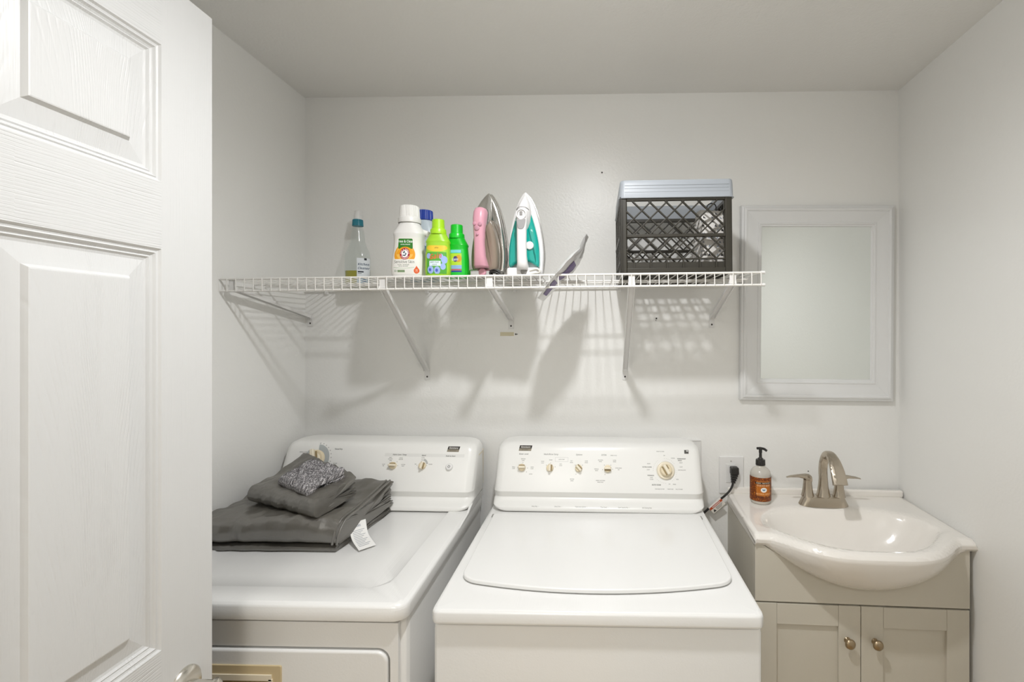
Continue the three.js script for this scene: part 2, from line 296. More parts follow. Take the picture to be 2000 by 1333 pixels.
{ // ---- washer
  const W = 0.68, o = machine('washing_machine', 'white top-loading washing machine with closed lid, right of the dryer', 'washing machine', W, 0);
  const cz = -(0.985 + 1.7) / 2, hz = (1.7 - 0.985) / 2;
  mesh('cabinet', slab(0, cz - 0.004, W / 2 - 0.003, hz - 0.006, [[0.0, 0.02, 0.012], [0, 0.86, 0.012], [0.001, 0.868, 0.012], [0.006, 0.873, 0.01]]), enamel, o);
  mesh('neck', slab(0, cz - 0.004, W / 2 - 0.016, hz - 0.02, [[0, 0.868, 0.01], [0, 0.88, 0.01]]), enamel, o);
  mesh('deck', slab(0, cz, W / 2, hz, [[0.006, 0.8755, 0.014], [0.001, 0.877, 0.016], [0, 0.8795, 0.018], [0, 0.881, 0.018], [0, 0.8945, 0.018], [0.0003, 0.897, 0.018], [0.002, 0.9008, 0.018], [0.0045, 0.9035, 0.017], [0.0075, 0.9047, 0.0165], [0.0095, DECK, 0.016], [0.011, DECK, 0.016], [0.04, DECK, 0.02]]), enamel, o);
  // lid with bowed front edge
  const fx = (x) => 1.05 + 0.043 * (x / 0.305) ** 2, lidShape = new THREE.Shape();
  lidShape.moveTo(0.309, 1.13); lidShape.lineTo(0.313, 1.468); lidShape.quadraticCurveTo(0.313, 1.478, 0.302, 1.479);
  for (let i = 0; i <= 12; i++) { const x = 0.28 - 0.56 * i / 12; lidShape.lineTo(x, 1.462 + 0.018 * (x / 0.28) ** 2); }
  lidShape.lineTo(-0.302, 1.479); lidShape.quadraticCurveTo(-0.313, 1.478, -0.313, 1.468); lidShape.lineTo(-0.309, 1.13);
  lidShape.quadraticCurveTo(-0.308, 1.096, -0.272, fx(0.272));
  for (let i = 1; i <= 24; i++) { const x = -0.272 + 0.544 * i / 24; lidShape.lineTo(x, fx(x)); }
  lidShape.quadraticCurveTo(0.308, 1.096, 0.309, 1.13);
  const lidG = extr(lidShape, 0.010, 0.003, 4).rotateX(-Math.PI / 2);
  const lid = mesh('lid', lidG.translate(0, DECK + 0.0022, 0), enamelPlain, o);
  for (const q of [-1, 1]) for (const d of [1.14, 1.45]) mesh('lid_bumper', cyl(0.006, 0.006, 0.004, q * 0.29, DECK + 0.001, -d, 16), whitePlastic, lid);
  mesh('lid_hinge', [rbox(0.006, 0.006, 0.018, 0.002, -0.316, DECK + 0.004, -1.478), rbox(0.006, 0.006, 0.018, 0.002, 0.316, DECK + 0.004, -1.478)], M(lin(0.3, 0.29, 0.27), 0.5), lid);
  const print = printer(W)((p) => {
    p.badge(-0.243, 1.084);
    p.rect(0.29, 1.079, 0.014, 0.011, '#55534f'); p.rect(0.2925, 1.0815, 0.006, 0.003, '#e8e8e4');
    const titles = [['Water Level', -0.248], ['Wash/Rinse Temp', -0.157], ['Options', -0.064], ['EXTRA', 0.018]];
    for (const [s, x] of titles) p.text(s, x, 1.067, 5, 'italic'); p.text('RINSE CYCLE', 0.05, 1.0655, 3, 'italic');
    const ticks = (x, h, rows) => rows.forEach(([a, r, ...t]) => { const ca = Math.sin(a), sa = Math.cos(a); p.dot(x + ca * 0.0165, h + sa * 0.0165); t.forEach((s, i) => p.text(s, x + ca * r, h + sa * r * 0.9 + 0.002 - i * 0.0045, 3.2)); });
    ticks(-0.248, 1.025, [[-1.5, 0.03, 'SMALL', 'LOAD'], [0, 0.028, 'MEDIUM', 'LOAD'], [1.5, 0.031, 'LARGE', 'LOAD'], [2.2, 0.034, 'SUPER']]);
    ticks(-0.157, 1.025, [[-0.9, 0.034, 'COLD/', 'COLD'], [0, 0.026, 'WARM'], [1.2, 0.036, 'HOT/', 'COLD']]);
    p.c.strokeStyle = '#bdbcb8'; p.c.lineWidth = 2; p.c.strokeRect(p.px(-0.142), p.py(1.058), 0.042 * p.k, 36); p.text('AUTO TEMP', -0.121, 1.052, 3);
    ticks(-0.064, 1.025, [[-0.8, 0.034, 'FAST', 'SPEED'], [0.8, 0.034, 'SLOW', 'SPEED'], [3.7, 0.04, 'SECOND', 'RINSE']]);
    ticks(0.03, 1.025, [[-0.7, 0.036, 'NO EXTRA', 'RINSE'], [0.7, 0.036, 'EXTRA', 'RINSE'], [-1.6, 0.036, 'MANUAL', 'RINSE'], [1.5, 0.036, 'EXTRA RINSE', 'ON'], [3.7, 0.044, 'FABRIC SOFTENER', 'RINSE ONLY']]);
    // dial legend
    const D = [0.2165, 1.024];
    for (let i = 0; i < 40; i++) { const a = i / 40 * 6.283; if (i % 10 < 7) p.dot(D[0] + Math.sin(a) * 0.038, D[1] + Math.cos(a) * 0.038 * 0.92, 0.55, '#77756f'); }
    p.text('PUSH TO START', D[0] - 0.012, 1.079, 3); p.text('CASUAL', D[0] + 0.028, 1.06, 3.2); p.text('OFF', D[0], 1.067, 2.8);
    p.text('PERMANENT', D[0] + 0.056, 1.0585, 4, 'bold'); p.text('PRESS', D[0] + 0.05, 1.0535, 4, 'bold'); p.text('HEAVY', D[0] + 0.053, 1.047, 3); p.text('LIGHT', D[0] + 0.053, 1.035, 3); p.text('KNIT/DELICATE', D[0] + 0.055, 1.026, 3);
    p.text('HEAVY', D[0] - 0.052, 1.043, 3); p.text('ULTRA CLEAN', D[0] - 0.058, 1.034, 4, 'bold'); p.text('LIGHT', D[0] - 0.054, 1.026, 3);
    p.text('PREWASH', D[0] - 0.047, 1.010, 4, 'bold'); p.text('SOAK', D[0] - 0.045, 1.004, 3); p.text('10 MIN', D[0] - 0.045, 0.999, 3);
    p.text('AUTO SOAK', D[0] - 0.03, 0.984, 4.4, 'bold'); p.text('OFF', D[0] + 0.012, 0.986, 2.8); p.text('RINSE', D[0] + 0.028, 0.986, 3); p.text('SPIN', D[0] + 0.038, 1.0, 3);
    p.text('PUSH DIAL TO STOP', D[0] - 0.02, 0.972, 2.7); p.text('TURN TO SET', D[0] + 0.014, 0.972, 2.7); p.text('PULL TO START', D[0] + 0.042, 0.972, 2.7);
    ['Heavy Duty', 'Direct Drive', 'Triple Action Agitator', 'Three Speed', 'Super Capacity Plus', 'Self-Cleaning Filter'].forEach((s, i) => p.text(s + (i < 5 ? '   •' : ''), -0.2 + i * 0.073 - (i > 3 ? 0.012 : 0), 0.921, 3, 'italic', '#77756f'));
  });
  const con = mesh('control_panel', consoleShape(W - 0.006), panelPlastic(print), o);
  con.rotation.z = -0.006; con.position.y = 0.0005;
  for (const [x, t, l] of [[-0.248, Math.PI / 2, 'water level knob'], [-0.157, 0, 'temperature knob'], [-0.064, 0.75, 'options knob'], [0.030, -Math.PI / 2, 'rinse knob']]) knob(con, x, 1.027, t, l);
  const dial = mesh('cycle_dial', lathe([[0.0, 0.006], [0.020, 0.006], [0.0215, 0.0075], [0.0265, 0.0065], [0.0278, 0.004], [0.028, 0]], 48).rotateX(Math.PI / 2), almondPale, con, 'large almond cycle dial');
  dial.position.copy(P(0.2165, 1.024, panelD(1.024))); dial.rotation.set(-SLOPE, 0, 0.5);
  mesh('dial_skirt', lathe([[0.028, 0.001], [0.0305, 0.001], [0.031, 0]], 48).rotateX(Math.PI / 2), M(lin(0.72, 0.7, 0.64), 0.3), dial);
  mesh('dial_knob', lathe([[0, 0.019], [0.0155, 0.0185], [0.018, 0.0165], [0.0195, 0.006]], 40).rotateX(Math.PI / 2), almond, dial);
  mesh('grip', rbox(0.010, 0.034, 0.008, 0.003, 0.001, 0, 0.021), almondPale, dial);
  mesh('slot', rbox(0.0045, 0.031, 0.002, 0.001, -0.007, 0, 0.0188), dialBrown, dial);  // dark brown bar beside the dial's grip
  for (const [x, h, t] of [[0.001, 0.011, 0.1]]) mesh('pointer', rbox(0.003, 0.014, 0.001, 0.0005, 0.0085, 0.006, 0.0193), dialBrown, dial);
}
const DRX = -0.728, DRW = 0.662;
{ // ---- dryer
  const W = DRW, o = machine('clothes_dryer', 'white clothes dryer carrying folded grey laundry, beside the open door', 'dryer', W, DRX);
  const cz = -(1.0 + 1.7) / 2, hz = 0.35;
  const body = slab(0, cz - 0.010, W / 2 - 0.006, hz - 0.014, [[0.0, 0.02, 0.02], [0, 0.856, 0.02], [0.001, 0.862, 0.02], [0.005, 0.866, 0.018]]);
  mesh('cabinet', body, enamel, o);
  mesh('neck', slab(0, cz - 0.004, W / 2 - 0.02, hz - 0.024, [[0, 0.86, 0.014], [0, 0.876, 0.014]]), enamel, o);
  mesh('top', slab(0, cz, W / 2, hz, [[0.006, 0.8685, 0.026], [0.001, 0.870, 0.03], [0, 0.8725, 0.03], [0, 0.874, 0.03], [0, 0.893, 0.03], [0.0005, 0.8965, 0.03], [0.003, 0.9008, 0.03], [0.0065, 0.9037, 0.028], [0.010, 0.9048, 0.027], [0.0125, DECK, 0.026], [0.014, DECK, 0.026], [0.064, DECK, 0.05], [0.0655, DECK, 0.05], [0.068, DECK - 0.0006, 0.05], [0.0715, DECK - 0.0032, 0.05], [0.074, DECK - 0.0042, 0.05], [0.0755, DECK - 0.0043, 0.05], [0.12, DECK - 0.0043, 0.06]]), enamel, o);
  // raised side flange behind the top, by the console
  const fin = extr(shape([[1.40, 0.90], [1.70, 0.90], [1.70, 0.942], [1.665, 0.945], [1.60, 0.935], [1.50, 0.908]]), 0.008, 0.002).rotateY(Math.PI / 2).translate(W / 2 - 0.008, 0, 0);
  mesh('side_flange', fin, enamel, o);
  const print = printer(W)((p) => {
    p.badge(0.25, 1.083);
    p.rect(0.155, 1.064, 0.27, 0.009, '#e6e5e1');
    p.text('Fabric Care / Temp', 0.07, 1.0645, 4.4, 'bold italic'); p.text('Signal', 0.152, 1.0635, 4, 'bold italic'); p.text('Push to Start', 0.243, 1.0625, 4.4, 'bold italic');
    p.text('LOUD', 0.151, 1.056, 3.2); p.text('VOLUME', 0.153, 1.050, 3);
    const ticks = (x, h, rows) => rows.forEach(([a, r, ...t]) => { const ca = Math.sin(a), sa = Math.cos(a); p.dot(x + ca * 0.0165, h + sa * 0.0165); t.forEach((s, i) => p.text(s, x + ca * r, h + sa * r * 0.9 + 0.003 - i * 0.0043, 3.1)); });
    ticks(0.0537, 1.032, [[-0.5, 0.026, 'KNIT/', 'DELICATE', 'LOW'], [0.8, 0.032, 'CASUAL', 'MEDIUM'], [1.55, 0.034, 'COTTON', 'HIGH'], [-1.55, 0.032, 'FLUFF', 'AIR']]);
    ticks(0.151, 1.033, [[-1.5, 0.022, 'OFF'], [1.5, 0.028, 'LOUDER']]);
    p.c.fillStyle = '#b5b6b4'; p.c.beginPath(); p.c.arc(p.px(0.151), p.py(1.033), 0.021 * p.k, -1.3, -0.3); p.c.arc(p.px(0.151), p.py(1.033), 0.015 * p.k, -0.3, -1.3, true); p.c.fill();
    const D = [-0.21, 1.047];
    p.c.fillStyle = '#b3b8b8'; p.c.beginPath(); p.c.arc(p.px(D[0]), p.py(D[1]), 0.043 * p.k, -2.4 + 0.8, 1.35); p.c.fill(); p.c.beginPath(); p.c.arc(p.px(D[0]), p.py(D[1]), 0.042 * p.k, 2.4, 3.9); p.c.lineTo(p.px(D[0]), p.py(D[1])); p.c.fill();
    ['80', '70', '60', '50', '40', '30', '20', '10', '5'].forEach((s, i) => { const a = 0.0 + i * 0.24; p.text(s, D[0] + Math.sin(a) * 0.049, D[1] + Math.cos(a) * 0.047, 3.4); });
    p.text('Timed Dry', D[0] + 0.068, 1.0785, 4.6, 'bold'); p.text('AIR DRY', D[0] + 0.067, 1.036, 3.4); p.text('WRINKLE GUARD', D[0] - 0.05, 1.068, 3);
    p.text('AUTO', D[0] - 0.055, 1.050, 4.4, 'bold'); p.text('MOISTURE', D[0] - 0.058, 1.0435, 4.4, 'bold'); p.text('SENSING', D[0] - 0.058, 1.037, 4.4, 'bold'); p.text('MORE DRY', D[0] - 0.06, 1.029, 3);
  });
  const con = mesh('control_panel', consoleShape(W - 0.012), panelPlastic(print), o);
  con.rotation.z = -0.008;
  mesh('console_side', slab(0, -1.665, W / 2 - 0.008, 0.045, [[0, 0.905, 0.01], [0.0, 1.06, 0.01], [0.02, 1.085, 0.01]]), almondPale, con, 'almond side of the control panel');
  knob(con, 0.0537, 1.032, Math.PI / 2, 'temperature knob'); knob(con, 0.151, 1.033, -0.15, 'signal knob');
  const b = mesh('start_button', lathe([[0, 0.008], [0.0085, 0.0085], [0.0105, 0.0075], [0.0115, 0.004], [0.0115, 0]], 36).rotateX(Math.PI / 2), whitePlastic, con, 'white push-to-start button');
  b.position.copy(P(0.24, 1.031, panelD(1.031))); b.rotation.x = -SLOPE;
  mesh('button_mark', new THREE.TorusGeometry(0.0042, 0.0007, 6, 4).rotateZ(0.3).translate(0, 0, 0.0084), darkGap, b);
  const dial = mesh('timer_dial', lathe([[0, 0.008], [0.026, 0.008], [0.0285, 0.0065], [0.031, 0.003], [0.0315, 0]], 48).rotateX(Math.PI / 2), almond, con, 'large almond timer dial');
  dial.position.copy(P(-0.21, 1.047, panelD(1.047))); dial.rotation.set(-SLOPE, 0, 0.3);
  mesh('dial_knob', lathe([[0, 0.0125], [0.018, 0.012], [0.0195, 0.008]], 40).rotateX(Math.PI / 2), almondPale, dial);
  mesh('grip', rbox(0.0135, 0.062, 0.017, 0.0035, 0, 0, 0.0155), almondPale, dial); mesh('slot', rbox(0.006, 0.046, 0.002, 0.001, 0.0105, 0, 0.0128), dialBrown, dial);  // grip, and a dark brown bar next to it
  // front door of the dryer with rounded corner, border and almond pull
  const dw = 0.56, dxr = 0.29, ring = (x0, x1, y0, y1, r) => { const s = new THREE.Shape(); s.moveTo(x0 + r, y0); s.lineTo(x1 - r, y0); s.absarc(x1 - r, y0 + r, r, -Math.PI / 2, 0); s.lineTo(x1, y1 - r); s.absarc(x1 - r, y1 - r, r, 0, Math.PI / 2); s.lineTo(x0 + r, y1); s.absarc(x0 + r, y1 - r, r, Math.PI / 2, Math.PI); s.lineTo(x0, y0 + r); s.absarc(x0 + r, y0 + r, r, Math.PI, Math.PI * 1.5); return s; };
  const fz = cz - 0.004 + hz - 0.02;
  const fs = new THREE.Shape(); fs.moveTo(-W / 2 + 0.012, 0.05); fs.lineTo(W / 2 - 0.02, 0.05); fs.lineTo(W / 2 - 0.02, 0.8605); fs.lineTo(-W / 2 + 0.012, 0.8605); fs.closePath();
  fs.holes.push(new THREE.Path(ring(dxr - dw - 0.0036, dxr + 0.0036, 0.251, 0.8074, 0.026).getPoints(12)));
  mesh('front_panel', extr(fs, 0.012, 0.0012, 2).translate(0, 0, fz), enamel, o);
  const dd = mesh('door', extr(ring(dxr - dw, dxr, 0.254, 0.803, 0.024), 0.017, 0.005, 4).translate(0, 0, fz), enamel, o);
  const pull = mesh('door_pull', extr(ring(-0.2, 0.066, 0.69, 0.772, 0.004), 0.004, 0.001).translate(0, 0, fz + 0.0165), M(lin(0.62, 0.5, 0.3), 0.35), dd, 'almond recessed door pull');
  mesh('pull_lip', [box(0.24, 0.012, 0.005, -0.073, 0.748, fz + 0.021), box(0.008, 0.05, 0.005, 0.045, 0.72, fz + 0.021)], almondPale, pull);
  mesh('pull_plate', box(0.22, 0.05, 0.001, -0.07, 0.716, fz + 0.0208), dialBrown, pull);  // flat brown plate on the pull, darker than its border
}

// ---------------------------------------------------------------- wire shelf on five braces
const SH0 = 1.622, SHX0 = LW + 0.004, SHX1 = 0.4585, LIP = 1.353, TILT = 0.0094;
const shY = (x) => SH0 + (x - SHX0) * TILT;          // top of the deck wires' rail
{
  const o = thing('wire_shelf', 'long white wire shelf with a front lip above the machines', 'shelf', [SHX0, SH0, 0]); o.rotation.z = TILT;
  const L = SHX1 - SHX0, R = 0.0032, rail = (y, d, r = R) => rod(V(0, y, -d), V(L, y, -d), r, 10);
  mesh('lip_rail', rail(-0.0005, LIP), wireWhite, o); mesh('lip_rail', rail(-0.0345, LIP), wireWhite, o);
  for (const d of [1.487, 1.542]) mesh('cross_rail', rail(-0.0055, d, 0.0028), wireWhite, o);
  mesh('back_rail', rail(-0.0055, BACK - 0.008, 0.003), wireWhite, o);
  for (const y of [-0.0005, -0.0345]) mesh('end_cap', [cyl(0.0044, 0.0044, 0.012, 0, 0, 0, 12).rotateZ(Math.PI / 2).translate(L - 0.001, y, -LIP)], whitePlastic, o);
  const w = mergeGeometries([rod(V(0, -0.036, -LIP + 0.0035), V(0, 0.0, -LIP + 0.0035), 0.0016, 6), rod(V(0, -0.0012, -LIP + 0.003), V(0, -0.0012, -BACK + 0.004), 0.0016, 6)]);
  const n = Math.floor(L / 0.0254);
  for (let i = 0; i <= n; i++) { const q = mesh('wire', w, wireWhite, o); q.position.x = L - 0.006 - i * 0.0254; }
  for (const x of [0.08, 0.45, 0.77, 1.15]) mesh('wall_clip', rbox(0.012, 0.022, 0.012, 0.003, x, -0.006, -BACK + 0.006), whitePlastic, o);
}
[[-1.035, -1.05, 1.505, 'white shelf brace in the left corner, by the open door', 0.0], [-0.603, -0.617, 1.31, 'long white shelf brace above the dryer, between spray bottle and white jug'], [-0.30, -0.31, 1.495, 'short white shelf brace below the pink iron'], [0.098, 0.103, 1.312, 'long white shelf brace at the left end of the black crate'], [0.377, 0.414, 1.5, 'short white shelf brace at the right end, beside the mirror']].forEach(([xf, xb, hb, label]) => {
  const o = thing('shelf_brace', label, 'bracket', [xb, hb, -BACK]);
  const top = V(xf - xb, shY(xf) - 0.024 - hb, BACK - LIP - 0.004), foot = V(0, 0.022, 0.007);
  mesh('strut', bar(foot, top, 0.017, 0.0022, V(1, 0, 0)), bracketWhite, o);
  const f = [bar(foot.clone().add(V(-0.0085, -0.002, 0.003)), top.clone().add(V(-0.0085, -0.002, 0.003)), 0.0022, 0.011, V(1, 0, 0)), bar(foot.clone().add(V(0.0085, -0.002, 0.003)), top.clone().add(V(0.0085, -0.002, 0.003)), 0.0022, 0.011, V(1, 0, 0))];
  mesh('strut_flange', f, bracketWhite, o);
  mesh('hook', [rbox(0.018, 0.03, 0.003, 0.001, top.x, top.y + 0.008, top.z + 0.001)], bracketWhite, o);
  const s = new THREE.Shape(); s.moveTo(-0.0095, -0.016); s.lineTo(0.0095, -0.016); s.lineTo(0.0095, 0.012); s.lineTo(0.0085, 0.026); s.lineTo(-0.0085, 0.026); s.lineTo(-0.0095, 0.012);
  mesh('foot_plate', extr(s, 0.0025, 0.0006).translate(0, 0, 0.0002), bracketWhite, o);
  mesh('screw', lathe([[0, 0.0018], [0.002, 0.0014], [0.0032, 0]], 16).rotateX(Math.PI / 2).translate(0, -0.004, 0.0027), screwMat, o);
});

// ---------------------------------------------------------------- bottles on the shelf
const deckY = (x) => shY(x) + 0.0006;
// label on the front of a lofted body, even across from f0 to f1 of its half width; sect(y) -> [rx, rz, e]
const frontPatch = (sect, f0, f1, y0, y1, off, nu = 32, nv = 20) => patch((u, v) => {
  const y = y0 + (y1 - y0) * v, f = f0 + (f1 - f0) * u, [rx, rz, e] = sect(y);
  return V((rx + off) * f, y, (rz + off) * (1 - Math.abs(f) ** e) ** (1 / e));
}, nu, nv);
const lerpRows = (rows) => (y) => { let i = 0; while (i < rows.length - 2 && y > rows[i + 1][0]) i++; const a = rows[i], b = rows[i + 1], t = Math.min(1, Math.max(0, (y - a[0]) / (b[0] - a[0]))); return [1, 2, 3].map((k) => a[k] + (b[k] - a[k]) * t); };
const bottleBody = (rows, n = 64) => loft(rows.map(([y, rx, rz, e]) => seRing(0, y, 0, rx, rz, e, n)));
function ribbedCap(r, h, y, ribs = 40, taper = 0.94) {
  const rings = []; for (const [t, k] of [[0, 1], [0.9, taper], [0.97, taper * 0.97], [1, taper * 0.88]]) { const q = []; for (let i = 0; i < ribs * 4; i++) { const a = i / (ribs * 4) * 2 * Math.PI, rr = r * k * (1 + (t < 0.95 ? 0.018 * Math.sign(Math.sin(a * ribs)) : 0)); q.push(V(rr * Math.cos(a), y + h * t, -rr * Math.sin(a))); } rings.push(q); }
  return loft(rings, { crease: 0.5 });
}
{ // spray bottle with a little yellow liquid
  const x = -0.842, o = thing('spray_bottle', 'clear spray bottle with teal collar and yellow liquid, leftmost on the shelf', 'bottle', [x, deckY(x), -1.695], 0.3); o.scale.setScalar(1.1);
  const rows = [[0, 0.033, 0.024, 2.6], [0.004, 0.037, 0.028, 2.6], [0.05, 0.038, 0.029, 2.6], [0.095, 0.038, 0.029, 2.5], [0.115, 0.034, 0.026, 2.3], [0.135, 0.026, 0.021, 2.1], [0.15, 0.0215, 0.0185, 2], [0.175, 0.0195, 0.0175, 2], [0.19, 0.0165, 0.016, 2], [0.2, 0.0135, 0.0135, 2]];
  mesh('bottle', bottleBody(rows), M(lin(0.92, 0.94, 0.935), 0.07, { transmission: 0.97, thickness: 0, ior: 1.4, side: THREE.DoubleSide }), o, 'clear plastic bottle');
  mesh('liquid', bottleBody([[0.003, 0.033, 0.024, 2.6], [0.006, 0.0355, 0.0268, 2.6], [0.053, 0.0363, 0.0275, 2.6]]), M(lin(0.55, 0.5, 0.04), 0.15, { transmission: 0.35, thickness: 0 }), o, 'yellow liquid');
  mesh('collar', ribbedCap(0.0165, 0.021, 0.198, 30), M(lin(0.01, 0.2, 0.27), 0.35), o, 'teal collar');
  mesh('nozzle_cap', lathe([[0, 0.248], [0.008, 0.248], [0.0095, 0.246], [0.0098, 0.236], [0.0118, 0.234], [0.0122, 0.219]], 32), M(lin(0.8, 0.79, 0.77), 0.4), o);
  const tex = canvasTex(256, 512, (c) => {
    c.fillStyle = '#e9eef2'; c.fillRect(0, 0, 256, 512); const g = '#8fb4cc'; c.fillStyle = g; c.beginPath(); c.moveTo(0, 400); c.lineTo(256, 330); c.lineTo(256, 512); c.lineTo(0, 512); c.fill();
    c.fillStyle = '#1f2326'; c.fillRect(150, 0, 50, 40); c.fillStyle = '#2d4660'; c.font = 'italic bold 62px sans-serif'; c.fillText('Kitchen', 14, 140); c.fillText('Cleaner', 14, 215); c.fillStyle = '#27323c'; c.fillRect(20, 250, 120, 26); c.fillRect(20, 292, 80, 8); c.fillStyle = '#3d6b8e'; c.beginPath(); c.arc(150, 440, 44, 0, 7); c.fill();
  });
  mesh('label', frontPatch(lerpRows(rows), 0.05, 0.97, 0.008, 0.093, 0.0006), M(0xffffff, 0.5, { map: tex, side: THREE.DoubleSide }), o, 'white and blue label');
}
{ // large white detergent jug
  const x = -0.5505, o = thing('detergent_jug', 'large white detergent jug with ribbed white cap and orange label', 'bottle', [x, deckY(x), -1.42], 0.06); o.scale.set(0.945, 0.885, 0.945);
  const rows = [[0, 0.046, 0.032, 3.2], [0.004, 0.0505, 0.036, 3.2], [0.03, 0.0525, 0.038, 3.2], [0.055, 0.051, 0.0375, 3.2], [0.09, 0.0455, 0.0345, 3.2], [0.12, 0.0435, 0.0335, 3.2], [0.140, 0.0452, 0.0345, 3.1], [0.1455, 0.0475, 0.036, 3], [0.149, 0.0465, 0.035, 3], [0.158, 0.044, 0.034, 2.7], [0.172, 0.036, 0.031, 2.3], [0.183, 0.0315, 0.0295, 2.05], [0.186, 0.031, 0.0295, 2]];
  const jug = M(lin(0.86, 0.85, 0.82), 0.35);
  mesh('body', bottleBody(rows), jug, o);
  mesh('cap_collar', lathe([[0.0335, 0.184], [0.0345, 0.186], [0.034, 0.199], [0.031, 0.203], [0.028, 0.203]], 48), jug, o);
  mesh('cap', ribbedCap(0.0305, 0.042, 0.2, 44, 0.93), M(lin(0.87, 0.86, 0.83), 0.4), o);
  mesh('handle', tube([V(0.036, 0.158, -0.004), V(0.055, 0.15, -0.006), V(0.0625, 0.13, -0.008), V(0.060, 0.09, -0.008), V(0.055, 0.05, -0.006), V(0.045, 0.03, -0.004)], 0.0095, 40, 14), jug, o);
  const tex = canvasTex(1024, 1200, (c, w, h) => {
    c.fillStyle = '#f1efe9'; c.fillRect(0, 0, w, h); c.translate(480, 0); c.scale(0.9, 1); c.translate(-480, 0);
    c.fillStyle = '#f4a51c'; c.beginPath(); c.ellipse(470, 560, 400, 330, 0, 0, 7); c.fill(); c.fillStyle = '#f9c25a'; c.beginPath(); c.ellipse(470, 500, 330, 250, 0, 0, 7); c.fill();
    c.fillStyle = '#f1efe9'; c.fillRect(0, 720, w, h);
    c.fillStyle = '#2d7f22'; c.beginPath(); c.roundRect(200, 60, 590, 330, 50); c.fill();
    c.fillStyle = '#f4a51c'; c.beginPath(); c.ellipse(490, 560, 330, 240, 0, Math.PI, 0); c.fill();
    c.fillStyle = '#fff'; c.textAlign = 'center'; c.font = 'bold 112px sans-serif'; c.fillText('Free & Clear', 495, 185); c.font = 'bold 46px sans-serif'; c.fillText('HYPOALLERGENIC', 495, 262);
    c.fillStyle = '#b3202c'; c.beginPath(); c.arc(480, 545, 192, 0, 7); c.fill(); c.fillStyle = '#fff'; c.beginPath(); c.arc(480, 545, 122, 0, 7); c.fill();
    c.save(); c.translate(480, 545); c.font = 'bold 50px sans-serif'; const ring = (s, r, a0, st, flip) => [...s].forEach((ch, i) => { c.save(); c.rotate(a0 + i * st); c.translate(0, flip ? r : -r); c.fillStyle = '#fff'; c.fillText(ch, 0, 17); c.restore(); });
    ring('ARM & HAMMER', 152, -1.5, 0.272); ring('THE STANDARD OF PURITY'.slice(4, 12), 158, 0.95, -0.27, true);
    // arm holding a hammer
    c.strokeStyle = '#3c4a57'; c.lineCap = 'round'; c.lineWidth = 34; c.beginPath(); c.moveTo(-70, 50); c.lineTo(10, 60); c.lineTo(40, -10); c.stroke(); c.lineWidth = 14; c.beginPath(); c.moveTo(70, 20); c.lineTo(-30, -50); c.stroke(); c.fillStyle = '#3c4a57'; c.save(); c.translate(-34, -52); c.rotate(0.6); c.fillRect(-22, -40, 44, 80); c.restore(); c.restore();
    c.fillStyle = '#35402f'; c.font = '120px sans-serif'; c.fillText('Sensitive Skin', 465, 850); c.fillStyle = '#55604f'; c.font = 'bold 36px sans-serif'; c.fillText('NO DYES    NO PERFUME', 440, 915); c.fillText('FOR ALL MACHINES', 440, 960);
    c.strokeStyle = '#6fa362'; c.lineWidth = 8; c.beginPath(); c.moveTo(90, 985); c.quadraticCurveTo(450, 1040, 820, 980); c.stroke();
    c.fillStyle = '#6d8a63'; c.font = 'bold 90px sans-serif'; c.fillText('32', 150, 1130); c.fillStyle = '#9fb48e'; c.fillRect(230, 1065, 260, 80); c.fillStyle = '#59704d'; for (let i = 0; i < 9; i++) c.fillRect(240 + i * 28, 1075, 12, 60);
    c.fillStyle = '#e8622a'; c.beginPath(); c.arc(890, 1090, 92, 0, 7); c.fill(); c.beginPath(); c.moveTo(820, 1040); c.lineTo(890, 930); c.lineTo(960, 1040); c.fill(); c.fillStyle = '#f9d9c4'; c.font = 'bold 60px sans-serif'; c.fillText('50', 890, 1090); c.font = 'bold 30px sans-serif'; c.fillText('FL OZ', 890, 1130);
  });
  mesh('label', frontPatch(lerpRows(rows), -0.95, 0.93, 0.012, 0.134, 0.0005, 40, 24), M(0xffffff, 0.45, { map: tex }), o, 'printed front label');
}
{ // jug with the blue cap behind it
  const x = -0.548, o = thing('detergent_bottle', 'pale bottle with dark blue cap, mostly hidden behind the white jug', 'bottle', [x, deckY(x), -1.54]); o.scale.setScalar(0.935);
  const rows = [[0, 0.043, 0.03, 2.8], [0.004, 0.047, 0.034, 2.8], [0.12, 0.047, 0.034, 2.8], [0.16, 0.045, 0.033, 2.6], [0.19, 0.036, 0.028, 2.3], [0.208, 0.027, 0.025, 2], [0.214, 0.024, 0.024, 2]];
  mesh('body', bottleBody(rows), M(lin(0.6, 0.68, 0.74), 0.35), o); mesh('cap', ribbedCap(0.0275, 0.034, 0.212, 40, 0.94), M(lin(0.02, 0.06, 0.4), 0.35), o, 'blue cap');
  mesh('handle', tube([V(0.03, 0.195, 0), V(0.052, 0.18, 0.002), V(0.056, 0.14, 0.002), V(0.046, 0.08, 0)], 0.009, 30, 12), M(lin(0.6, 0.68, 0.74), 0.35), o);
  mesh('label', frontPatch(lerpRows(rows), -0.96, 0.96, 0.03, 0.12, 0.0005), M(lin(0.03, 0.16, 0.25), 0.4), o, 'dark blue label');
}
